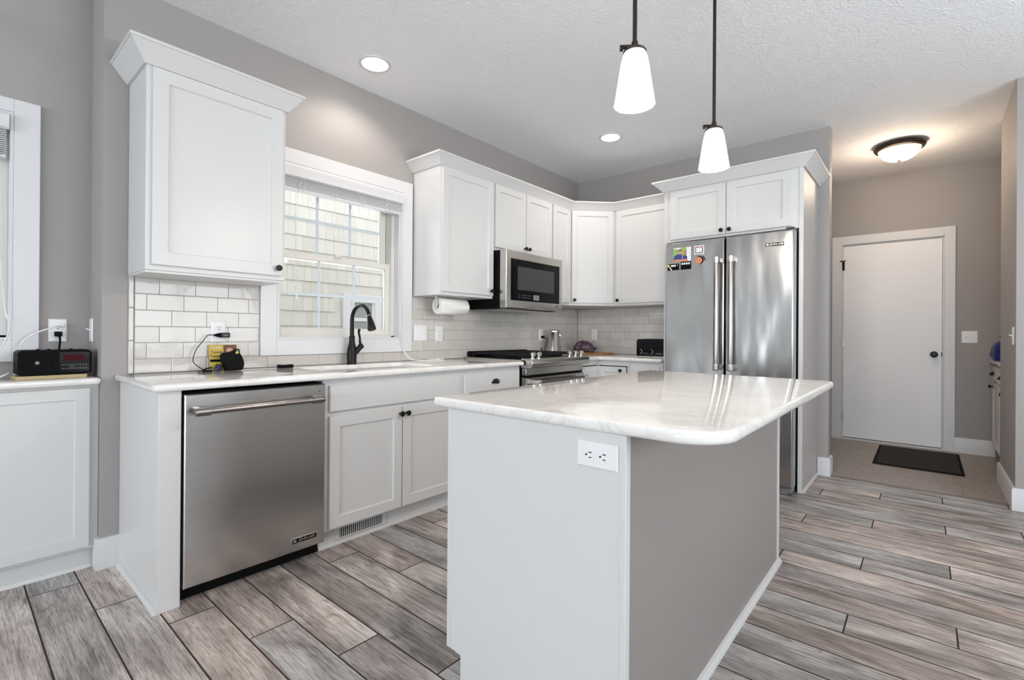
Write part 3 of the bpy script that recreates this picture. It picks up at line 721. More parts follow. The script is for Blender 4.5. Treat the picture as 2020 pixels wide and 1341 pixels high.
g = G(); g.lathe([(0, -0.004), (0.0145, -0.004), (0.0145, 0.004), (0.0135, 0.008), (0.0165, 0.014), (0.019, 0.030), (0.023, 0.055), (0.0265, 0.078), (0.025, 0.088), (0.020, 0.092), (0, 0.090)], e, d_, 24); sh = g.build('spray_head', M['bronze'], fc)
g = G(); g.lathe([(0.013, -0.0055), (0.0148, -0.0055), (0.0148, -0.0025), (0.013, -0.0025)], e, d_, 20); g.build('collar', M['chrome'], sh)
g = G(); g.tube([(0.0, 0.018, 0.070), (0.004, 0.040, 0.092), (0.008, 0.056, 0.110)], [0.020, 0.018, 0.017], 16); g.lathe([(0, -0.006), (0.019, -0.004), (0.020, 0.006), (0.016, 0.014), (0, 0.018)], (0.008, 0.058, 0.112), (0.0, 0.6, 0.8), 18); g.build('valve', M['bronze'], fc)
g = G(); g.tube(bez([(0.010, 0.060, 0.122), (0.010, 0.052, 0.140), (0.012, 0.050, 0.165), (0.014, 0.044, 0.190), (0.014, 0.040, 0.205), (0.014, 0.045, 0.225)], 5), [0.011]*3+[0.008]*5+[0.0068]*8+[0.007]*5+[0.0085]*5, 12); g.build('lever', M['bronze'], fc)

# dishwasher
dw = thing('dishwasher', 'stainless dishwasher under the counter, left of the sink cabinet', 'dishwasher', (0, 0.647, 0), R90)
g = G(); g.box(0.004, -0.60, 0.10, 0.598, -0.01, 0.845); g.build('tub', M['black_matte'], dw)
g = G(); g.slab(0.004, 0.068, 0.596, 0.840, -0.645, 0.042, 0, 0.004); do = g.build('door', M['dark_steel'], dw)
g = G(); g.box(0.006, -0.575, 0.0, 0.596, -0.555, 0.098); g.build('kick_plate', M['black_matte'], dw)
hd = None
g = G(); g.cyl((0.064, -0.698, 0.774), (0.522, -0.698, 0.774), 0.0118, 20); hb = g.build('handle', M['handle_steel'], do)
for x, s_ in ((0.030, 1), (0.556, -1)):
    g = G(); g.cyl((x, -0.698, 0.774), (x+0.05*s_, -0.698, 0.774), 0.0165, 20); g.lathe([(0.0165, 0), (0.016, 0.004), (0.01, 0.007), (0, 0.008)], (x, -0.698, 0.774), (-s_, 0, 0), 20)
    g.box(x+0.002 if s_ > 0 else x-0.024, -0.698, 0.762, x+0.024 if s_ > 0 else x-0.002, -0.6455, 0.786); g.build('end_cap', M['handle_steel'], do, bevel=0.0015)
def badge(parent, x0, x1, z0, z1, yf):
    g = G(); g.box(x0, yf-0.003, z0, x1, yf-0.0003, z1); bd = g.build('badge', M['satin'], parent, bevel=0.001)
    g = G(); e_ = 0.002; g.box(x0+e_, yf-0.0036, z0+e_, x1-e_, yf-0.003, z1-e_); g.build('badge_face', M['black_matte'], bd)
    h_ = z1-z0; g = G(); s0 = x0+h_*0.28; g.box(s0, yf-0.0042, z0+h_*0.25, s0+h_*0.52, yf-0.0037, z1-h_*0.25); g.build('emblem', M['satin'], bd)
    g = G(); c0 = s0+h_*0.08; g.prism([(c0, yf-0.0043, z0+h_*.38), (c0+h_*.18, yf-0.0043, z0+h_*.30), (c0+h_*.4, yf-0.0043, z0+h_*.66), (c0+h_*.16, yf-0.0043, z0+h_*.44)], (0, -0.0004, 0)); g.build('emblem_mark', M['black_matte'], bd)
    tw = x1-s0-h_*0.78
    text('lettering', 'JENN-AIR', h_*0.72, M['satin'], bd, (s0+h_*0.66+tw/2, yf-0.0040, (z0+z1)/2), (R90, 0, 0), 0.0004, 'CENTER', min(1.0, tw/(h_*0.72*4.6)*1.08))
    return bd
badge(do, 0.434, 0.556, 0.106, 0.132, -0.645)
g = G(); g.cyl((0.566, -0.645, 0.806), (0.566, -0.6458, 0.806), 0.003, 10); g.build('vent_hole', M['black_matte'], do)

# ------------------------------------------------------------------ outlets and switches (front faces -y)
def plate(kind, label, loc, rz, w=0.07, h=0.112, horiz=False, cat='outlet', tilt=0):
    rt = thing('electrical_outlet' if cat == 'outlet' else 'light_switch', label, cat, loc, rz)
    if horiz: w, h = h, w
    g = G(); g.slab(-w/2, -h/2, w/2, h/2, -0.0065, 0.006, 0, 0.004); g.build('wall_plate', M['white_plastic'], rt)
    def hv(x, z): return (z, -x) if horiz else (x, z)   # rotate the receptacles on a horizontal plate
    yf = -0.0066
    if kind == 'duplex' or kind == 'decora':
        for s_ in (1, -1):
            g = G(); pts = []
            for i in range(24):
                t = 2*PI*i/24; x = 0.0172*math.cos(t); z = max(-0.0135, min(0.0135, 0.0172*math.sin(t)))+0.0195*s_
                if kind == 'decora': x = 0.0165*(1 if math.cos(t) > 0 else -1); z = 0.0165*(1 if math.sin(t) > 0 else -1)+0.0166*s_
                pts.append(hv(x, z))
            if kind == 'decora': pts = [(-0.0165, 0.0002 if s_ > 0 else -0.033), (0.0165, 0.0002 if s_ > 0 else -0.033), (0.0165, 0.033 if s_ > 0 else -0.0002), (-0.0165, 0.033 if s_ > 0 else -0.0002)]
            g.prism([(p[0], yf, p[1]) for p in pts], (0, -0.0022, 0)); rc = g.build('receptacle', M['white_plastic'], rt, bevel=0.0006)
            g = G(); cz_ = (0.0195 if kind == 'duplex' else 0.0166)*s_
            for x, hh in ((-0.0062, 0.0044), (0.0062, 0.0036)):
                q = [hv(x-0.0012, cz_+0.003-hh), hv(x+0.0012, cz_+0.003+hh)]; g.box(min(q[0][0], q[1][0]), yf-0.0026, min(q[0][1], q[1][1]), max(q[0][0], q[1][0]), yf-0.0021, max(q[0][1], q[1][1]))
            q = hv(0, cz_-0.0078); g.cyl((q[0], yf-0.0021, q[1]), (q[0], yf-0.0026, q[1]), 0.0026, 12)
            g.build('slots', M['black'], rc)
    if kind == 'toggle':
        n = max(1, round((w-0.07)/0.046)+1)
        for i in range(n):
            x = (i-(n-1)/2)*0.046; g = G(); g.box(x-0.005, yf-0.0012, -0.012, x+0.005, yf, 0.012)
            up = 1 if i % 2 == 0 else -1
            g.hexa([(x-0.004, yf, -0.004), (x+0.004, yf, -0.004), (x+0.004, yf, 0.004), (x-0.004, yf, 0.004), (x-0.0035, yf-0.016, 0.006*up-0.003), (x+0.0035, yf-0.016, 0.006*up-0.003), (x+0.0035, yf-0.016, 0.006*up+0.003), (x-0.0035, yf-0.016, 0.006*up+0.003)])
            g.build('toggle', M['white_plastic'], rt, bevel=0.0006)
    return rt
plate('decora', 'white wall outlet above the black radio', (-0.2545, 0.381, 1.092), R90, 0.066, 0.108)
plate('toggle', 'white single light switch on the wall return right of the radio', (-0.2125, 0.4995, 1.095), 0, 0.066, 0.114, cat='switch')
plate('duplex', 'white tile-backsplash outlet with a black charger plugged in', (0.0088, 0.979, 1.092), R90, 0.069, 0.112)
plate('toggle', 'white double light switch on the tile right of the sink window', (0.0088, 2.339, 1.092), R90, 0.116, 0.118, cat='switch')
plate('decora', 'white outlet on the tile right of the double light switch', (0.0088, 2.522, 1.087), R90, 0.072, 0.117)
plate('duplex', 'white outlet on the tile behind the range', (0.0088, 3.832, 1.076), R90, 0.066, 0.112)
plate('duplex', 'white outlet on the tile of the back wall', (0.2195, YB-0.0088, 1.083), 0, 0.069, 0.112)
plate('duplex', 'white horizontal outlet on the island end', (2.269, 1.0645, 0.799), 0, 0.064, 0.113, horiz=True)
plate('toggle', 'white double light switch beside the hall door', (3.196, 6.2395, 1.087), 0, 0.112, 0.114, cat='switch')
plate('toggle', 'white light switch on the right wall corner', (3.3145, 4.52, 1.10), -R90, 0.07, 0.115, cat='switch')

# ------------------------------------------------------------------ microwave
mw = thing('microwave', 'stainless over-the-range microwave with a black window', 'microwave', (0, 2.820, 1.286), R90)
g = G(); g.box(0.003, -0.372, 0.0, 0.749, -0.01, 0.453); g.build('body', M['black'], mw, bevel=0.002)
g = G(); g.box(0.05, -0.36, -0.006, 0.70, -0.05, -0.0005); g.build('underside_filter', M['steel'], mw)
g = G(); g.slab(0.0, 0.004, 0.752, 0.453, -0.436, 0.063, 0, 0.004); md_ = g.build('door', M['steel'], mw)
g = G(); g.box(0.055, -0.4385, 0.065, 0.705, -0.4363, 0.390); gl_ = g.build('glass', M['black_gloss'], md_)
g = G(); g.box(0.135, -0.4392, 0.150, 0.625, -0.4386, 0.335); g.build('viewing_window', M['dgrey'], gl_)
g = G(); g.box(0.335, -0.4392, 0.078, 0.415, -0.4386, 0.120); g.build('display', M['mgrey'], gl_)
for rr in range(2):
    for i in range(8):
        x = 0.15 if i == 7 else 0.19+0.018*i
        g = G(); g.box(x, -0.4392, 0.090+0.018*rr, x+(0.013 if i == 7 else 0.008), -0.4386, 0.094+0.018*rr); g.build('button', M['mgrey'], gl_)
g = G(); g.box(0.63, -0.4372, 0.036, 0.70, -0.4362, 0.052); bd = g.build('badge', M['satin'], md_)
text('lettering', 'JENN-AIR', 0.0125, M['black'], bd, (0.669, -0.4376, 0.044), (R90, 0, 0), 0.0003, 'CENTER', 0.88)

# ------------------------------------------------------------------ range
rg = thing('range', 'stainless gas range below the microwave', 'stove', (0, 2.787, 0), R90)
RW = 0.782
g = G(); g.box(0.004, -0.62, 0.06, RW-0.004, -0.015, 0.865); g.build('body', M['black_matte'], rg)
g = G(); g.box(0.0, -0.66, 0.866, RW, -0.012, 0.898); g.build('cooktop', M['steel'], rg, bevel=0.004)
g = G(); pr = [(-0.60, 0.840), (-0.700, 0.838), (-0.716, 0.846), (-0.722, 0.862), (-0.722, 0.884), (-0.714, 0.902), (-0.700, 0.908), (-0.62, 0.909)]
g.prism([(0.0, y, z) for y, z in pr], (RW, 0, 0)); cp = g.build('control_panel', M['steel'], rg, ang=40, bevel=0.0015)
for x in (0.058, 0.132, 0.545, 0.632, 0.715):
    g = G(); g.lathe([(0.018, 0), (0.018, 0.006), (0.012, 0.008), (0.011, 0.020), (0.019, 0.022), (0.019, 0.040), (0.016, 0.043), (0, 0.043)], (x, -0.676, 0.9085), (0, -0.25, 1), 22); g.box(x-0.002, -0.70, 0.951, x+0.002, -0.672, 0.955); g.build('control_knob', M['chrome'], cp)
g = G(); g.box(0.012, -0.645, 0.868, RW-0.012, -0.085, 0.9005); g.build('burner_pan', M['black'], rg, bevel=0.003)
g = G()
for x in (0.16, 0.39, 0.62):
    for y in (-0.50, -0.22): g.lathe([(0, 0), (0.05, 0), (0.05, 0.008), (0.035, 0.012), (0.035, 0.018), (0, 0.02)], (x, y, 0.9006), n=20)
g.build('burners', M['iron'], rg)
for i in range(3):
    x0 = 0.018+i*0.2493; x1 = x0+0.2467; g = G(); z0, z1, bw_ = 0.9225, 0.938, 0.007
    for y in (-0.615, -0.355, -0.10): g.box(x0, y-bw_, z0, x1, y+bw_, z1)
    for x in (x0+bw_, (x0+x1)/2, x1-bw_): g.box(x-bw_, -0.615, z0, x+bw_, -0.10, z1)
    for y in (-0.53, -0.44, -0.27, -0.18): g.box(x0, y-0.005, z0+0.002, x1, y+0.005, z1-0.001)
    for y in (-0.61, -0.355, -0.105):
        for x in (x0+bw_, x1-bw_): g.hexa([(x-0.006, y-0.006, 0.9006), (x+0.006, y-0.006, 0.9006), (x+0.006, y+0.006, 0.9006), (x-0.006, y+0.006, 0.9006), (x-0.007, y-0.009, z0), (x+0.007, y-0.009, z0), (x+0.007, y+0.009, z0), (x-0.007, y+0.009, z0)])
    g.build('grate', M['iron'], rg, bevel=0.002)
g = G(); g.box(0.03, -0.082, 0.8985, RW-0.03, -0.02, 0.944); g.build('back_guard', M['black'], rg, bevel=0.006)
g = G(); g.box(0.004, -0.660, 0.785, RW-0.004, -0.622, 0.836); g.build('vent_panel', M['steel'], rg, bevel=0.002)
g = G(); g.box(0.006, -0.655, 0.768, RW-0.006, -0.623, 0.784); g.build('vent_gap', M['black'], rg)
g = G(); g.slab(0.004, 0.16, RW-0.004, 0.766, -0.672, 0.05); od = g.build('oven_door', M['steel'], rg)
g = G(); g.box(0.14, -0.6735, 0.32, RW-0.14, -0.6723, 0.62); g.build('oven_window', M['black_gloss'], od)
g = G(); g.cyl((0.085, -0.725, 0.736), (RW-0.085, -0.725, 0.736), 0.0125, 20); g.build('handle', M['handle_steel'], od)
for x, s_ in ((0.045, 1), (RW-0.045, -1)):
    g = G(); g.cyl((x, -0.725, 0.736), (x+0.045*s_, -0.725, 0.736), 0.0175, 20); g.box(x+0.002 if s_ > 0 else x-0.026, -0.725, 0.722, x+0.026 if s_ > 0 else x-0.002, -0.6725, 0.750); g.build('end_cap', M['satin'], od, bevel=0.002)
g = G(); g.slab(0.004, 0.06, RW-0.004, 0.150, -0.668, 0.05); g.build('drawer_front', M['steel'], rg)
g = G()
for x in (0.05, RW-0.05):
    for y in (-0.57, -0.08): g.cyl((x, y, 0), (x, y, 0.06), 0.018, 12)
g.build('feet', M['black'], rg)

# ------------------------------------------------------------------ back corner base cabinets
lz = thing('corner_cabinet', 'white corner base cabinet right of the range', 'cabinet', (0, 0, 0))
g = G(); z0, z1 = 0.095, CTB-0.0005
g.prism([(0.003, 3.585, z0), (0.61, 3.585, z0), (0.61, 3.885, z0), (0.925, 3.885, z0), (0.925, 4.497, z0), (0.003, 4.497, z0)], (0, 0, z1-z0)); g.box(0.02, 3.59, 0, 0.555, 4.49, 0.095); g.box(0.02, 3.94, 0, 0.92, 4.49, 0.095); g.build('carcass', M['white'], lz)
g = G(); g.shaker(0.632, 0.11, 0.902, 0.805, 3.865, rail=0.05); dd = g.build('door', M['white'], lz); knob(dd, 0.862, 0.775, 3.865)
g = G(); g.shaker(0.012, 0.11, 0.282, 0.805, -0.632, rail=0.05); g.build('door', M['white'], lz, loc=(0, 3.585, 0), rz=R90)
g = G(); g.box(0.63, 3.8835, 0.8055, 0.912, 3.8849, 0.8125); g.box(0.9035, 3.8835, 0.11, 0.9105, 3.8849, 0.8125); g.box(0.6101, 3.60, 0.8055, 0.6116, 3.885, 0.8125); g.build('gap_shade_strips', M['black_matte'], lz)  # black strips drawn for the shade in the gaps around the doors
cabinet('drawer_cabinet', 'white base cabinet with a cup-pull drawer between the corner cabinet and the refrigerator', 'cabinet', (0.926, YB, 0), 0, 0.306, 0.095, CTB-0.0005, 0.615,
        [('drawer', 0.02, 0.286, 0.695, 0.826, ('c', 0.153, 0.762)), ('door', 0.02, 0.286, 0.11, 0.672, ('k', 0.045, 0.638))], TOE)

# ------------------------------------------------------------------ refrigerator and its surround
fr_ = thing('refrigerator_cabinet', 'tall white cabinet surround with double doors above the refrigerator', 'cabinet', (0, YB, 0))
yf = 3.885-YB
g = G(); g.box(1.2355, yf, 0, 1.262, -0.003, 2.33); g.build('side_panel', M['white'], fr_, bevel=0.0015)
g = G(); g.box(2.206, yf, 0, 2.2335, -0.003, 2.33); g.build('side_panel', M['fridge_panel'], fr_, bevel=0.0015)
g = G(); g.box(2.2065, yf-0.002, 0, 2.2345, yf-0.0001, 2.33); g.build('edge_strip', M['white'], fr_, bevel=0.0008)
g = G(); g.sweep([(2.2338, yf+0.004), (2.2338, -0.02)], [(0, 0), (0.013, 0), (0.012, 0.007), (0.006, 0.016), (0, 0.018)]); g.build('shoe_molding', M['white'], fr_)
g = G(); g.box(1.2625, yf, 1.842, 2.2055, -0.003, 2.33); g.build('carcass', M['white'], fr_, bevel=0.001)
for x0, x1, kx in ((1.292, 1.7235, 1.695), (1.7285, 2.162, 1.754)):
    g = G(); g.shaker(x0, 1.860, x1, 2.250, yf-0.0195, rail=0.054); dd = g.build('door', M['white'], fr_); knob(dd, kx, 1.887, yf-0.0195)
g = G(); g.sweep([(1.2350, -0.3755), (1.2350, yf-0.0025), (2.2350, yf-0.0025), (2.2350, -0.003)], crown_prof(2.262, 2.340, 0.078)); g.build('crown_molding', M['white'], fr_, ang=20)

rf = thing('refrigerator', 'large stainless french-door refrigerator', 'refrigerator', (0, 3.742, 0))
g = G(); g.box(1.312, 0.104, 0.02, 2.196, 0.745, 1.805); g.build('case', M['dgrey'], rf, bevel=0.004)
def fdoor(x0, x1, z0, z1):
    g = G(); g.slab(x0, z0, x1, z1, 0.0, 0.098, 0, 0.006); return g.build('door', M['fridge_steel'], rf, bevel=0.002)
dl = fdoor(1.309, 1.7515, 0.70, 1.810); dr = fdoor(1.7635, 2.201, 0.70, 1.810)
g = G(); g.slab(1.309, 0.058, 2.201, 0.690, 0.0, 0.098, 0, 0.006); fz = g.build('freezer_drawer', M['fridge_steel'], rf, bevel=0.002)
g = G(); g.cyl((1.37, -0.055, 0.630), (2.14, -0.055, 0.630), 0.0135, 18); g.box(1.40, -0.055, 0.62, 1.43, -0.0005, 0.64); g.box(2.08, -0.055, 0.62, 2.11, -0.0005, 0.64); g.build('handle', M['handle_steel'], fz)
for d__, x in ((dl, 1.7135), (dr, 1.8130)):
    g = G(); g.cyl((x, -0.055, 0.87), (x, -0.055, 1.630), 0.0172, 20); hh = g.build('handle', M['handle_steel'], d__)
    for z, s_ in ((0.838, 1), (1.662, -1)):
        g = G(); g.cyl((x, -0.055, z), (x, -0.055, z+0.045*s_), 0.0212, 20); g.lathe([(0.0212, 0), (0.020, 0.004), (0.01, 0.007), (0, 0.008)], (x, -0.055, z), (0, 0, -s_), 20)
        g.box(x-0.019, -0.055, z+0.004*s_, x+0.019, -0.0005, z+0.036*s_); g.build('end_cap', M['dark_steel'], hh, bevel=0.0015)
badge(dr, 2.026, 2.146, 1.705, 1.734, 0.0)
g = G(); g.box(2.15, 0.02, 1.8105, 2.199, 0.16, 1.832); g.build('hinge_cover', M['dgrey'], rf, bevel=0.004)
for x in (1.32, 2.00):
    g = G(); g.box(x, 0.03, 0.018, x+0.196, 0.20, 0.054); g.box(x+0.05, 0.035, 0.0, x+0.17, 0.19, 0.019); g.build('foot_cover', M['mgrey'], rf, bevel=0.006)

# magnets on the left refrigerator door
def magnet(name, label, x0, z0, x1, z1, body, t=0.0035, yoff=3.7417):
    rt = thing(name, label, 'magnet', ((x0+x1)/2, yoff, (z0+z1)/2)); w, h = (x1-x0)/2, (z1-z0)/2
    g = G(); g.box(-w, -t, -h, w, -0.0002, h); g.build('card', body, rt, bevel=0.0006); return rt, w, h, -t
def blob(parent, name, mat_, x, z, rx, rz_, y, n=18, t=0.0004):
    g = G(); g.prism([(x+rx*math.cos(2*PI*i/n), y, z+rz_*math.sin(2*PI*i/n)) for i in range(n)][::-1], (0, -t, 0)); return g.build(name, mat_, parent)
def patch(parent, name, mat_, pts, y, t=0.0004):
    g = G(); g.prism([(p[0], y, p[1]) for p in pts], (0, -t, 0)); return g.build(name, mat_, parent)
ph, w, h, y = magnet('photo_magnet', 'photo magnet of a couple on the left refrigerator door', 1.371, 1.660, 1.510, 1.768, M['pale_print'], 0.002)
patch(ph, 'foliage', M['green_print'], [(-w, -h*.4), (w*.5, -h*.4), (w*.5, h), (-w*.15, h), (-w*.2, h*.6), (-w*.6, h*.8), (-w, h*.9)], y)
patch(ph, 'orange_border', M['orange'], [(-w, -h), (w*.62, -h), (w*.62, -h*.70), (-w, -h*.70)], y)
patch(ph, 'blue_shirt', M['blue_print'], [(-w, -h*.69), (0.0, -h*.69), (0.0, -h*.15), (-w*.12, h*.05), (-w*.35, h*.10), (-w*.78, -h*.08), (-w*.95, -h*.4)], y-0.0005)
patch(ph, 'purple_shirt', M['blue_print'], [(0.002, -h*.69), (w*.6, -h*.69), (w*.56, -h*.35), (w*.42, -h*.12), (w*.1, -h*.15)], y-0.0005)
blob(ph, 'dark_hair', M['hair'], -w*.24, h*.45, w*.20, h*.32, y-0.0010); blob(ph, 'face', M['skin'], -w*.235, h*.30, w*.155, h*.30, y-0.0015)
blob(ph, 'light_hair', M['hair2'], w*.26, h*.16, w*.21, h*.42, y-0.0010); blob(ph, 'face', M['skin'], w*.21, h*.20, w*.13, h*.26, y-0.0015)
ph, w, h, y = magnet('picture_magnet', 'small framed picture magnet, topmost beside the couple photo', 1.536, 1.701, 1.608, 1.768, M['white_plastic'], 0.006)
patch(ph, 'dark_border', M['maroon'], [(-w*.8, -h*.75), (w*.8, -h*.75), (w*.8, h*.75), (-w*.8, h*.75)], y); patch(ph, 'print', M['pale_print'], [(-w*.64, -h*.56), (w*.64, -h*.56), (w*.64, h*.5), (-w*.64, h*.5)], y-0.0005); patch(ph, 'red_print', M['orange'], [(-w*.64, h*.5), (w*.64, h*.5), (w*.64, h*.62), (-w*.64, h*.62)], y-0.0005)
sl = thing('round_magnet', 'round orange magnet with a dark rim, under the framed picture magnet', 'magnet', (1.570, 3.7417, 1.656))
g = G(); g.cyl((0.004, -0.0002, 0.002), (0.004, -0.005, 0.002), 0.031, 28); g.build('rim', M['black'], sl, bevel=0.001)
g = G(); g.cyl((-0.001, -0.0052, -0.001), (-0.001, -0.0075, -0.001), 0.027, 28); g.build('disc', M['orange'], sl, bevel=0.001)
g = G(); g.tube([(0.03, -0.003, 0.028), (0.042, -0.003, 0.012), (0.047, -0.003, -0.004)], 0.003, 8); g.build('stem', M['black'], sl)
ph, w, h, y = magnet('black_magnet', 'narrow black magnet with yellow tip at the left door edge', 1.326, 1.596, 1.417, 1.646, M['black'], 0.003)
patch(ph, 'print', M['pale_print'], [(-w*.4, h*.1), (w*.45, h*.1), (w*.45, h*.65), (-w*.4, h*.65)], y); patch(ph, 'pale_stripe', M['white_print'], [(-w*.8, h*.2), (-w*.35, -h*1.0), (-w*.15, -h*1.0), (-w*.65, h*.3)], y-0.0005); blob(ph, 'yellow_tip', M['yellow2'], -w*.85, h*.45, w*.22, h*.4, y-0.001); blob(ph, 'star', M['yellow'], w*.75, h*.5, w*.09, h*.2, y)
ph, w, h, y = magnet('black_magnet', 'square black magnet under the couple photo', 1.431, 1.596, 1.511, 1.656, M['black'], 0.003)
for i in range(4): blob(ph, 'pale_figure', M['white_print'], -w*.68+i*w*.44, h*.48, w*.19, h*.28, y)

# ------------------------------------------------------------------ island
isl = thing('kitchen_island', 'white kitchen island with a grey side panel', 'island', (1.727, 1.065, 0))
W_, D_ = 0.617, 1.572
g = G(); g.box(0.022, 0.020, 0.085, 0.606, D_-0.005, CTB-0.0008); g.box(0.085, 0.020, 0.0, 0.606, D_-0.005, 0.085); g.build('carcass', M['white'], isl)
g = G(); g.poly([(0.020, 0.106), (0.064, 0.106), (0.064, 0.0), (0.604, 0.0), (0.604, CTB-0.001), (0.020, CTB-0.001)], [], 0, 0.018)
ip = g.build('front_panel', M['white'], isl, bevel=0.002)
for v in ip.data.vertices: v.co = Vector((v.co.x, v.co.z, v.co.y))
ip.data.flip_normals() if hasattr(ip.data, 'flip_normals') else None
g = G(); g.box(0.6035, -0.003, 0.0, 0.619, 0.020, CTB-0.001); g.build('corner_post', M['white'], isl, bevel=0.0015)
g = G(); g.box(0.6065, 0.021, 0.0, 0.6125, D_-0.016, CTB-0.001); g.build('side_panel', M['panel'], isl)
g = G(); g.box(0.6035, D_-0.016, 0.0, 0.620, D_, CTB-0.001); g.build('corner_post', M['white'], isl, bevel=0.0015)
g = G(); g.sweep([(0.6195, 0.004), (0.6195, D_)][::1] and [(0.6128, 0.0), (0.6128, D_+0.012)], [(0, 0), (0.018, 0), (0.017, 0.010), (0.010, 0.020), (0, 0.022)]); g.build('shoe_molding', M['white'], isl)
# face frame and doors on the side facing the sink
g = G(); g.box(0.0195, 0.006, 0.106, 0.0225, D_-0.002, CTB-0.001); g.box(0.0004, 0.002, 0.106, 0.0195, 0.028, CTB-0.001); g.build('face_frame', M['white'], isl)
for i in range(3):
    u0 = 0.030+i*0.512; g = G(); g.shaker(-(u0+0.506), 0.108, -u0, 0.66, 0.0004); dd = g.build('door', M['white'], isl, rz=-R90); knob(dd, -(u0+0.47), 0.62, 0.0004)
    g = G(); g.slab(-(u0+0.506), 0.665, -u0, CTB-0.004, 0.0004); dd = g.build('drawer_front', M['white'], isl, rz=-R90); cup_pull(dd, -(u0+0.255), 0.755, 0.0004)
g = G(); g.box(0.064, 0.0185, 0.0, 0.084, D_-0.005, 0.085); g.build('kick_plate', M['white'], isl)
g = G(); g.eased(rrect(1.666, 1.050, 2.566, 2.655, (0.018, 0.115, 0.05, 0.03), 12), [], CTB, CT, 0.012, 5)
tag(g.build('countertop', M['quartz'], None), 'large white quartz island top with one widely rounded corner', 'countertop')

# ------------------------------------------------------------------ lamps
def pendant(label, loc):
    x, y, z = loc   # z = shade bottom
    rt = thing('pendant_light', label, 'pendant light', (x, y, z), 0, 'pendant lights over the island')
    g = G(); prof = [(0.0655, 0.0), (0.0685, 0.0), (0.0670, 0.012), (0.0575, 0.075), (0.0465, 0.145), (0.0390, 0.172), (0.0355, 0.178), (0.0345, 0.174), (0.0375, 0.168), (0.0445, 0.143), (0.0555, 0.073), (0.0655, 0.0)]
    g.lathe(prof, n=36); sd = g.build('shade', M['shade'], rt)
    g = G(); g.lathe([(0, 0.028), (0.018, 0.032), (0.027, 0.052), (0.026, 0.075), (0.016, 0.10), (0.013, 0.12), (0, 0.12)], n=20); g.build('bulb', M['bulb'], rt)
    g = G(); g.lathe([(0.0, 0.196), (0.013, 0.196), (0.020, 0.192), (0.036, 0.186), (0.040, 0.180), (0.0385, 0.176), (0.0, 0.176)], n=28); cpp = g.build('cap', M['rod'], rt)
    g = G(); g.box(-0.050, -0.007, 0.195, 0.008, 0.007, 0.203); g.box(-0.050, -0.007, 0.188, -0.040, 0.007, 0.203); g.build('thumb_lever', M['rod'], cpp, rz=0.62)
    g = G(); g.cyl((0, 0, 0.190), (0, 0, CZ-z-0.02), 0.0075, 14); g.cyl((0, 0, 0.196), (0, 0, 0.215), 0.011, 14); g.build('rod', M['rod'], rt)
    g = G(); g.lathe([(0, CZ-z-0.0005), (0.045, CZ-z-0.0005), (0.043, CZ-z-0.008), (0.015, CZ-z-0.014), (0, CZ-z-0.014)], n=28); g.build('canopy', M['rod'], rt)
    d = bpy.data.lights.new('pendant_bulb_light', 'POINT'); d.energy = 14; d.color = (1.0, 0.86, 0.72); d.shadow_soft_size = 0.03
    l = bpy.data.objects.new('pendant_bulb_light', d); COL.objects.link(l); l.location = (0, 0, -0.02); l.parent = rt
    return rt
pendant('nearer of the two white glass pendant lights on dark rods', (2.114, 1.559, 1.880))
pendant('farther white glass pendant light, hanging in front of the refrigerator cabinet', (2.114, 2.380, 1.880))
def can(label, x, y, power):
    rt = thing('recessed_light', label, 'recessed light', (x, y, CZ), 0, 'recessed ceiling lights')
    g = G(); g.lathe([(0.074, -0.001), (0.080, -0.006), (0.095, -0.004), (0.097, -0.0004), (0.074, -0.0004)], n=36); g.build('trim_ring', M['trim'], rt)
    g = G(); g.lathe([(0.0, -0.0035), (0.06, -0.003), (0.0745, -0.0012), (0.0745, -0.0006), (0, -0.0006)], n=36); g.build('lens', M['lens'], rt)
    d = bpy.data.lights.new('recessed_lamp', 'SPOT'); d.energy = power; d.spot_size = math.radians(150); d.spot_blend = 0.6; d.color = (1.0, 0.87, 0.76); d.shadow_soft_size = 0.07
    l = bpy.data.objects.new('recessed_lamp', d); COL.objects.link(l); l.location = (0, 0, -0.012); l.parent = rt
can('round recessed ceiling light above the sink', 0.320, 1.724, 19)
can('round recessed ceiling light between the range and the refrigerator', 0.880, 3.617, 23)
for x_, y_ in ((3.9, 0.9), (3.9, -1.6), (1.4, -1.6)):          # unseen spots added behind the camera to brighten floor and ceiling
    d = bpy.data.lights.new('added_ceiling_fill', 'SPOT'); d.energy = 18; d.spot_size = math.radians(150); d.spot_blend = 0.6; d.color = (1.0, 0.90, 0.80); d.shadow_soft_size = 0.08
    l = bpy.data.objects.new('added_ceiling_fill', d); COL.objects.link(l); l.location = (x_, y_, CZ-0.012)
fl = thing('ceiling_light', 'bronze-rimmed flush ceiling light in the hall', 'ceiling light', (2.705, 5.30, CZ))
g = G(); g.lathe([(0, -0.0005), (0.150, -0.0005), (0.172, -0.012), (0.178, -0.030), (0.170, -0.044), (0.150, -0.050), (0.145, -0.040), (0, -0.035)], n=44); g.build('rim', M['rod'], fl)
g = G(); g.lathe([(0.147, -0.046), (0.140, -0.075), (0.115, -0.108), (0.075, -0.130), (0.03, -0.139), (0, -0.140)], n=44); g.build('glass_bowl', M['bowl'], fl)
g = G(); g.lathe([(0, -0.139), (0.012, -0.140), (0.010, -0.150), (0.006, -0.156), (0, -0.158)], n=18); g.build('finial', M['rod'], fl)
d = bpy.data.lights.new('hall_lamp', 'POINT'); d.energy = 12; d.color = (1.0, 0.78, 0.58); d.shadow_soft_size = 0.12
l = bpy.data.objects.new('hall_lamp', d); COL.objects.link(l); l.location = (0, 0, -0.22); l.parent = fl

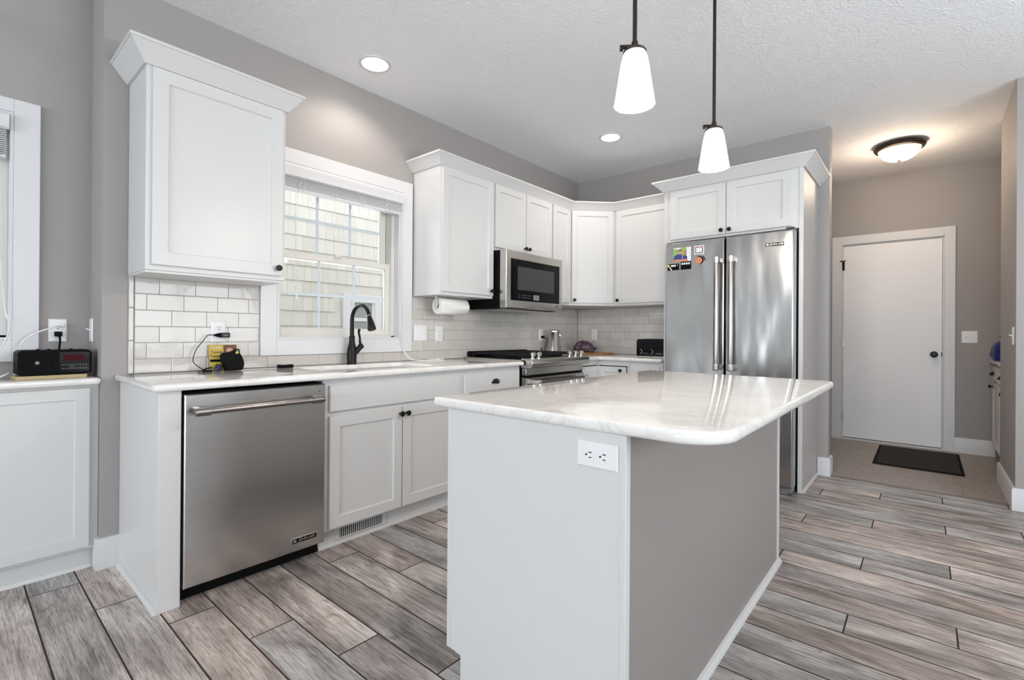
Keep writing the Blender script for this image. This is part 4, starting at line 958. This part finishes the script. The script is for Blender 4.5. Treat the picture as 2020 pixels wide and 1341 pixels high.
# ------------------------------------------------------------------ hall
dr_ = thing('door_1', None, None, (0, 6.24, 0), 0, kind='structure')
g = G(); e = -0.0006
g.box(2.115, -0.02, 0, 2.2045, e, 2.14); g.box(3.0165, -0.02, 0, 3.097, e, 2.14); g.box(2.2045, -0.02, 2.0525, 3.0165, e, 2.14); g.build('door_casing', M['trim'], dr_, bevel=0.002)
g = G(); g.box(2.2055, 0.001, 0.0, 2.2145, 0.15, 2.051); g.box(3.0065, 0.001, 0.0, 3.0155, 0.15, 2.051); g.box(2.2145, 0.001, 2.042, 3.0065, 0.15, 2.051); g.build('door_frame', M['trim'], dr_)
g = G(); g.box(2.2165, 0.004, 0.022, 3.0030, 0.045, 2.038); sb = g.build('slab', M['door'], dr_, bevel=0.001)
g = G(); g.box(2.2150, -0.014, 0.0, 3.006, 0.10, 0.014); g.build('sill', M['trim'], dr_)
g = G(); g.box(2.2155, 0.06, 0.0, 3.006, 0.075, 2.042); g.build('gap_shade_sheet', M['black_matte'], dr_)  # black sheet behind the slab, standing in for shade in the gaps
g = G(); g.lathe([(0, 0), (0.028, 0), (0.028, 0.005), (0.014, 0.010), (0.011, 0.022), (0.018, 0.032), (0.028, 0.042), (0.030, 0.055), (0.024, 0.066), (0, 0.070)], (2.946, 0.0038, 0.918), (0, -1, 0), 26); g.box(2.998, -0.004, 0.90, 3.006, 0.003, 0.94); tag(g.build('door_knob', M['bronze'], sb), 'dark bronze door knob')
for k, z in enumerate((1.83, 1.016, 0.25)):
    g = G(); g.cyl((2.2148, -0.008, z-0.045), (2.2148, -0.008, z+0.045), 0.006, 12); g.box(2.206, -0.004, z-0.045, 2.226, 0.0035, z+0.045)
    if k == 0: g.tube([(2.2148, -0.008, z+0.05), (2.19, -0.03, z+0.052)], 0.006, 10); g.tube([(2.2148, -0.008, z+0.05), (2.235, -0.035, z+0.054)], 0.006, 10)
    g.build('hinge', M['bronze'] if k == 0 else M['satin'], sb)
rug = thing('door_mat', 'dark brown mat on the hall floor before the door', 'mat', (2.83, 5.65, 0), 0.0)
g = G(); g.poly(rrect(-0.292, -0.452, 0.292, 0.452, (0.01,)*4, 4), [], 0.0005, 0.006); g.build('rubber_border', M['black_matte'], rug, bevel=0.002)
g = G(); g.box(-0.272, -0.432, 0.0062, 0.272, 0.432, 0.011); g.build('pile', M['mat'], rug, bevel=0.002)
nc = cabinet('hall_cabinet', 'white hall cabinet at the right of the door, mostly hidden by the wall', 'cabinet', (3.84, 5.250, 0), -R90, 0.0, 0, 0, 0, []) if False else thing('hall_cabinet', 'white hall cabinet right of the door, mostly hidden behind the wall corner', 'cabinet', (3.995, 6.235, 0), -R90)
g = G(); g.box(0.0, -0.63, 0.105, 0.98, -0.003, CTB-0.001); g.box(0.0, -0.565, 0, 0.98, -0.54, 0.105); g.build('carcass', M['white'], nc, bevel=0.0015)
for x0 in (0.03, 0.51):
    g = G(); g.slab(x0, 0.70, x0+0.45, 0.83, -0.6495); o = g.build('drawer_front', M['white'], nc); cup_pull(o, x0+0.10 if x0 < 0.1 else x0+0.225, 0.762, -0.6495)
    g = G(); g.shaker(x0, 0.12, x0+0.45, 0.68, -0.6495); o = g.build('door', M['white'], nc); knob(o, x0+0.06 if x0 < 0.1 else x0+0.40, 0.645, -0.6495)
g = G(); g.box(3.322, 5.245, CTB, 3.992, 6.236, CT)
tag(g.build('countertop', M['quartz'], None, bevel=0.008, seg=3), 'narrow strip of white countertop on the hall cabinet right of the door', 'countertop')
bg_ = thing('blue_bag', 'shiny blue bag standing on the hall cabinet', 'bag', (3.385, 5.80, CT))
g = G(); g.lathe([(0, 0.0005), (0.055, 0.002), (0.062, 0.05), (0.058, 0.11), (0.04, 0.15), (0.02, 0.165)], n=20, sc=(1.0, 1.5)); o = g.build('body', M['bag_blue'], bg_)
for v in o.data.vertices:
    v.co.x += 0.008*math.sin(v.co.z*70+v.co.y*50); v.co.y += 0.006*math.sin(v.co.z*55+v.co.x*80)
g = G(); g.lathe([(0.018, 0.160), (0.012, 0.175), (0.03, 0.205), (0.02, 0.21)], n=14); g.build('tied_top', M['bag_blue'], bg_)

# ------------------------------------------------------------------ things on the counters
# radio on a board
bd_ = thing('wooden_board', 'flat tan board under the black radio', 'board', (-0.118, 0.335, CT-0.010))
g = G(); g.box(-0.060, -0.110, 0.0003, 0.066, 0.122, 0.016); g.build('board', M['tan'], bd_, rz=0.06, bevel=0.002)
rd = thing('radio', 'black table radio with a red display on the left countertop', 'radio', (-0.113, 0.353, CT+0.0063), R90+0.05)
g = G(); g.poly(rrect(-0.122, 0.0, 0.122, 0.108, (0.012, 0.012, 0.018, 0.018), 6), [], -0.055, 0.055); rb = g.build('body', M['black'], rd, bevel=0.005, seg=3)
for v in rb.data.vertices: v.co = Vector((v.co.x, -v.co.z, v.co.y+0.003))
g = G()
for x in (-0.09, 0.09):
    for y in (-0.035, 0.035): g.cyl((x, y, 0), (x, y, 0.004), 0.008, 12)
g.build('feet', M['black'], rd)
g = G(); g.cyl((-0.062, -0.0552, 0.056), (-0.062, -0.058, 0.056), 0.046, 32)
for k in range(5): g.lathe([(0.006+0.009*k, 0.0), (0.008+0.009*k, 0.002), (0.010+0.009*k, 0.0)], (-0.062, -0.058, 0.056), (0, -1, 0), 28)
spk = g.build('speaker_grille', M['black_matte'], rd)
g = G(); g.cyl((-0.062, -0.0581, 0.056), (-0.062, -0.0608, 0.056), 0.007, 18); g.build('emblem', M['mgrey'], spk)
g = G(); g.box(0.010, -0.0566, 0.012, 0.112, -0.0552, 0.100); fp = g.build('face_panel', M['black_gloss'], rd)
g = G(); g.box(0.024, -0.0578, 0.062, 0.094, -0.0567, 0.090); g.build('display', M['display'], fp)
g = G()
for i in range(9):
    for rr in range(2): g.box(0.018+0.010*i, -0.0576, 0.026+0.017*rr, 0.0235+0.010*i, -0.0567, 0.0285+0.017*rr)
g.box(0.045, -0.0576, 0.034, 0.050, -0.0567, 0.037); g.box(0.053, -0.0576, 0.034, 0.058, -0.0567, 0.037); g.build('button_labels', M['mgrey'], fp)
g = G()
for x in (-0.055, -0.02, 0.055): g.cyl((x, -0.02, 0.110), (x, -0.02, 0.1155), 0.006, 12)
g.lathe([(0.014, 0), (0.014, 0.007), (0, 0.008)], (0.1215, 0.0, 0.045), (1, 0, 0), 18); g.build('controls', M['black'], rd)
# cords by the radio
pc = thing('radio_plug', 'black plug with cord in the outlet above the radio', 'plug', (-0.247, 0.381, 1.075))
g = G(); g.box(-0.0005, -0.013, -0.011, 0.028, 0.013, 0.012); g.build('plug_body', M['black'], pc, bevel=0.003)
g = G(); g.tube(bez([(0.022, 0.003, -0.008), (0.034, 0.004, -0.03), (0.036, 0.0, -0.08), (0.045, -0.006, -0.125), (0.046, -0.008, -0.155)], 6), 0.0042, 8); g.build('cord', M['black'], pc)
wcd = thing('white_cable', 'thick white cable from the outlet down behind the radio', 'cable', (-0.2425, 0.392, 1.115))
g = G(); g.box(-0.0030, -0.010, -0.008, 0.016, 0.010, 0.008); g.build('plug_body', M['white_plastic'], wcd, bevel=0.003)
g = G(); g.tube(bez([(0.012, 0.0, 0.0), (0.040, -0.035, -0.010), (0.050, -0.09, -0.035), (0.045, -0.128, -0.07), (0.035, -0.142, -0.12), (0.03, -0.15, -0.18), (0.025, -0.155, -0.2285)], 6), 0.0036, 8); g.build('cord', M['white_plastic'], wcd)
wc2 = thing('white_cable', 'white cable lying on the countertop left of the radio', 'cable', (-0.10, 0.14, CT-0.010))
g = G(); g.tube(bez([(0.04, -0.09, 0.004), (0.015, -0.03, 0.005), (0.0, 0.02, 0.010), (-0.005, 0.06, 0.022), (-0.03, 0.075, 0.03), (-0.04, 0.05, 0.012), (-0.02, 0.035, 0.005)], 6), 0.0032, 8); g.build('cord', M['white_plastic'], wc2)
bk2 = thing('black_cable', 'thin black cable lying at the left end of the countertop', 'cable', (-0.08, 0.10, CT-0.010))
g = G(); g.tube(bez([(0.02, -0.10, 0.035), (0.01, -0.05, 0.034), (0.02, 0.0, 0.02), (0.035, 0.045, 0.005), (0.055, 0.075, 0.003), (0.075, 0.04, 0.003), (0.07, -0.04, 0.003)], 6), 0.0024, 8); g.build('cord', M['black'], bk2)

# charger, card, pouch and puck by the sink
ch = thing('charger', 'black phone charger plugged sideways into the backsplash outlet', 'charger', (0.0182, 0.988, 1.073))
g = G(); g.box(-0.0002, -0.008, -0.013, 0.030, 0.037, 0.013); cb = g.build('charger_body', M['black_gloss'], ch, bevel=0.003)
g = G(); g.box(0.0301, 0.004, -0.002, 0.0306, 0.026, 0.002); g.build('print', M['mgrey'], cb)
g = G(); g.lathe([(0.011, 0), (0.009, 0.012), (0.005, 0.026), (0.003, 0.028)], (0.016, -0.009, 0.0), (0, -1, 0), 14); g.build('cable_boot', M['black'], ch)
g = G(); g.tube(bez([(0.016, -0.03, 0), (0.016, -0.065, -0.002), (0.02, -0.092, -0.035), (0.022, -0.120, -0.075), (0.026, -0.135, -0.125), (0.035, -0.125, -0.15), (0.045, -0.085, -0.1815), (0.052, -0.055, -0.182), (0.048, -0.12, -0.182)], 6), 0.0021, 8); g.build('cable', M['black'], ch)
cd = thing('gift_card_booklet', 'yellow printed booklet leaning against the backsplash', 'booklet', (0.052, 0.998, CT+0.0003))
g = G(); g.slab(-0.068, 0.0, 0.068, 0.137, -0.0015, 0.003, 0, 0.0005); c1 = g.build('cover', M['yellow'], cd, rz=R90); c1.rotation_euler = (-0.25, 0, R90)
g = G(); g.box(0.002, -0.0022, 0.002, 0.066, -0.0016, 0.135); c2 = g.build('photo_print', M['photo_brown'], c1)
blob(c1, 'food_print', M['skin'], 0.03, 0.105, 0.016, 0.014, -0.0023); blob(c1, 'bowl_print', M['white_print'], 0.035, 0.07, 0.028, 0.03, -0.0023)
g = G(); g.box(-0.066, -0.0022, 0.045, 0.0018, -0.0016, 0.058); g.build('dark_band', M['black'], c1); g = G(); g.box(-0.066, -0.0022, 0.030, -0.02, -0.0016, 0.040); g.build('lemon_band', M['yellow2'], c1)
text('lettering', 'CLASH', 0.016, M['white_print'], c1, (-0.032, -0.0020, 0.121), (R90, 0, 0), 0.0003)
text('lettering', 'Tomato', 0.0185, M['black'], c1, (-0.030, -0.0020, 0.097), (R90, 0, 0), 0.0003); text('lettering', 'Tomato', 0.0185, M['black'], c1, (-0.036, -0.0020, 0.076), (R90, 0, 0), 0.0003)
pz = thing('speaker_pouch', 'rounded black pouch in front of the yellow booklet', 'pouch', (0.105, 1.013, CT), R90-0.15)
pts = [(-0.034, 0.0), (0.042, 0.0), (0.055, 0.018), (0.056, 0.045), (0.045, 0.075), (0.030, 0.098), (0.010, 0.106), (-0.012, 0.098), (-0.046, 0.090), (-0.054, 0.074), (-0.048, 0.04)]
loop_ = bez([(p[0], 0, p[1]) for p in pts+[pts[0]]], 4)[:-1]
g = G(); ctr = Vector((0.0, 0, 0.05)); rings_ = []
for sc_, yy in ((0.78, 0.026), (0.95, 0.020), (1.0, 0.006), (1.0, -0.006), (0.95, -0.020), (0.78, -0.026)):
    rings_.append([g.bm.verts.new((ctr.x+(p.x-ctr.x)*sc_, yy, max(0.0005, ctr.z+(p.z-ctr.z)*sc_))) for p in loop_])
for A_, B_ in zip(rings_, rings_[1:]):
    for i in range(len(A_)): g.face([A_[i], A_[(i+1) % len(A_)], B_[(i+1) % len(A_)], B_[i]])
g.face(rings_[0][::-1]); g.face(rings_[-1]); g.build('pouch_body', M['black_matte'], pz, ang=60)
g = G(); g.tube(bez([(0.012, -0.022, 0.095), (0.006, -0.026, 0.108), (0.026, -0.026, 0.110), (0.028, -0.024, 0.094)], 5), 0.0035, 8); g.build('strap_loop', M['black'], pz)
g = G(); g.box(0.012, -0.0275, 0.088, 0.026, -0.0235, 0.100); g.build('brass_tab', M['yellow'], pz, bevel=0.001)
pp = thing('coin_pouch', 'small dark blue patterned pouch left of the black pouch', 'pouch', (0.122, 0.943, CT), R90-0.05)
g = G(); g.lathe([(0, 0.0005), (0.020, 0.001), (0.025, 0.010), (0.020, 0.026), (0.010, 0.036), (0, 0.038)], n=18, sc=(1.25, 0.7)); g.build('body', M['pouch'], pp)
g = G(); g.tube(bez([(-0.03, 0, 0.006), (-0.055, -0.004, 0.004), (-0.070, 0, 0.006), (-0.05, 0.006, 0.016), (-0.025, 0.004, 0.020)], 5), 0.0035, 8); g.build('loop', M['black'], pp)
pk = thing('sponge_dish', 'low black dish with a silver top between the booklet and the faucet', 'dish', (0.115, 1.288, CT), R90)
g = G(); g.poly(rrect(-0.041, -0.022, 0.041, 0.022, (0.012,)*4, 5), [], 0.0005, 0.019); g.build('base', M['black'], pk, bevel=0.003)
g = G(); g.lathe([(0, 0.027), (0.018, 0.0265), (0.030, 0.024), (0.036, 0.0195), (0, 0.0195)], n=24, sc=(1, 0.55)); tp = g.build('top', M['satin'], pk, rz=0)

# paper towels
ptl = thing('paper_towel_holder', 'silver paper towel holder under the wall cabinet right of the sink window', 'holder', (0.165, 2.36, UB), R90)
g = G()
g.box(0.0, -0.03, -0.0035, 0.285, 0.03, -0.0005)
g.tube([(0.0, 0, -0.071), (0.285, 0, -0.071)], 0.008, 14); g.build('rod', M['satin'], ptl)
for x in (-0.002, 0.285):
    g = G(); pts = [(x, 0.018*math.cos(t), -0.071+0.018*math.sin(t)) for t in [PI+PI*i/10 for i in range(11)]]+[(x, 0.014, -0.0005), (x, -0.014, -0.0005)]
    g.prism(pts, (0.004 if x > 0 else -0.004, 0, 0)); g.build('bracket', M['satin'], ptl, bevel=0.001)
pr_ = thing('paper_towel_roll', 'white paper towel roll on the holder under the wall cabinet', 'paper towel', (0.165, 2.366, UB-0.071), R90)
g = G(); g.lathe([(0.019, 0.0), (0.056, 0.0), (0.0605, 0.004), (0.0605, 0.269), (0.056, 0.273), (0.019, 0.273), (0.019, 0.0)], (0, 0, 0), (1, 0, 0), 44); g.box(0.004, -0.062, -0.02, 0.269, -0.0595, 0.012); g.build('towels', M['paper'], pr_, ang=50)
g = G(); g.lathe([(0.0165, 0.001), (0.0188, 0.001), (0.0188, 0.272), (0.0165, 0.272), (0.0165, 0.001)], (0, 0, 0), (1, 0, 0), 24); g.build('core', M['tan'], pr_)

# can opener, bread bag, cutting board, toaster
co = thing('can_opener', 'tall stainless electric can opener behind the range', 'can opener', (0.15, 3.862, CT), R90)
g = G(); g.lathe([(0, 0.0005), (0.072, 0.0005), (0.072, 0.012), (0.068, 0.016), (0.046, 0.215), (0.043, 0.219), (0, 0.219)], n=32, sc=(0.85, 1)); cbd = g.build('body', M['steel'], co)
g = G(); g.lathe([(0, 0.0), (0.047, 0.0), (0.047, 0.012), (0.040, 0.020), (0, 0.022)], (0, 0, 0.2195), n=32, sc=(0.85, 1)); g.build('lid', M['dark_steel'], co)
g = G(); g.box(0.030, -0.035, 0.176, 0.052, 0.0, 0.202); g.cyl((0.05, -0.03, 0.19), (0.068, -0.04, 0.19), 0.013, 16); g.tube([(0.04, -0.02, 0.20), (0.07, -0.02, 0.207), (0.085, -0.022, 0.207)], 0.006, 10); g.build('cutting_head', M['chrome'], co, bevel=0.002)
pl_ = thing('can_opener_plug', 'black plug and cord running from the outlet to the can opener', 'plug', (0.0182, 3.832, 1.058))
g = G(); g.tube([(-0.001, 0, 0), (0.018, 0.004, 0.0), (0.034, 0.006, -0.006)], [0.013, 0.012, 0.006], 12); g.build('plug_body', M['black'], pl_)
g = G(); g.tube(bez([(0.030, 0.006, -0.005), (0.065, 0.010, -0.02), (0.085, -0.04, -0.06), (0.095, -0.10, -0.165), (0.11, -0.165, -0.13), (0.13, -0.215, -0.075), (0.14, -0.235, -0.16)][:4]+[(0.12, -0.16, -0.10), (0.14, -0.20, -0.166)], 6), 0.003, 8); g.build('cord', M['black'], pl_)
cbx = thing('cutting_board', 'brown wooden cutting board on the back corner counter', 'cutting board', (0.36, 4.245, CT))
g = G(); g.poly(rrect(-0.20, -0.12, 0.155, 0.13, (0.012,)*4, 5), [], 0.0004, 0.018); g.build('board', M['wood'], cbx, bevel=0.003)
bb = thing('bread_bag', 'blue and purple printed bread bag lying on the cutting board', 'bread', (0.245, 4.25, CT+0.0185), 0.25)
g = G(); rings_ = []
for i in range(13):
    x = -0.105+0.21*i/12; s_ = 0.25+0.75*math.sin(PI*min(1, max(0, (i+0.9)/13)))**0.5
    rings_.append([g.bm.verts.new((x, 0.062*s_*math.cos(2*PI*k/20)*(1+0.06*math.sin(3*k+i)), 0.0005+0.058*s_*(1+math.sin(2*PI*k/20))*(1+0.05*math.sin(2.3*k+1.7*i)))) for k in range(20)])
for A_, B_ in zip(rings_, rings_[1:]):
    for k in range(20): g.face([A_[k], A_[(k+1) % 20], B_[(k+1) % 20], B_[k]])
g.face(rings_[0][::-1]); g.face(rings_[-1]); g.build('loaf', M['bag'], bb, ang=60)
g = G(); g.lathe([(0.012, 0), (0.008, 0.01), (0.014, 0.022), (0.010, 0.030)], (0.100, 0, 0.030), (1, 0, 0.4), 14); g.build('tied_end', M['bag_blue'], bb)
ts = thing('toaster', 'black toaster on the back counter beside the refrigerator', 'toaster', (1.055, 4.16, CT))
g = G(); g.poly(rrect(-0.135, 0.012, 0.135, 0.162, (0.012, 0.012, 0.024, 0.024), 6), [], -0.12, 0.12); tb = g.build('body', M['black_gloss'], ts, bevel=0.006, seg=3)
for v in tb.data.vertices: v.co = Vector((v.co.x, -v.co.z, v.co.y))
g = G(); g.box(-0.128, -0.118, 0.0005, 0.128, 0.118, 0.0118); g.build('base', M['steel'], ts, bevel=0.002)
g = G()
for x in (-0.055, 0.055):
    for y in (-0.05, 0.035): g.box(x-0.045, y, 0.1615, x+0.045, y+0.03, 0.1632)
g.build('slots', M['black_matte'], ts)
for x in (-0.105, -0.005):
    g = G(); g.lathe([(0.018, 0), (0.017, 0.012), (0.013, 0.015), (0, 0.015)], (x, -0.1205, 0.052), (0, -1, 0), 22); kb = g.build('dial', M['black'], ts)
    g = G(); R_ = 0.021
    g.tube([(x+R_*math.cos(t), -0.1212, 0.052+R_*math.sin(t)) for t in [-1.2+2.4*i/12 for i in range(13)]], 0.0012, 6); g.build('dial_marks', M['white_print'], kb)
g = G(); g.box(0.045, -0.1212, 0.034, 0.10, -0.1206, 0.038); g.box(-0.075, -0.1212, 0.036, -0.03, -0.1206, 0.038); g.build('print', M['mgrey'], ts)
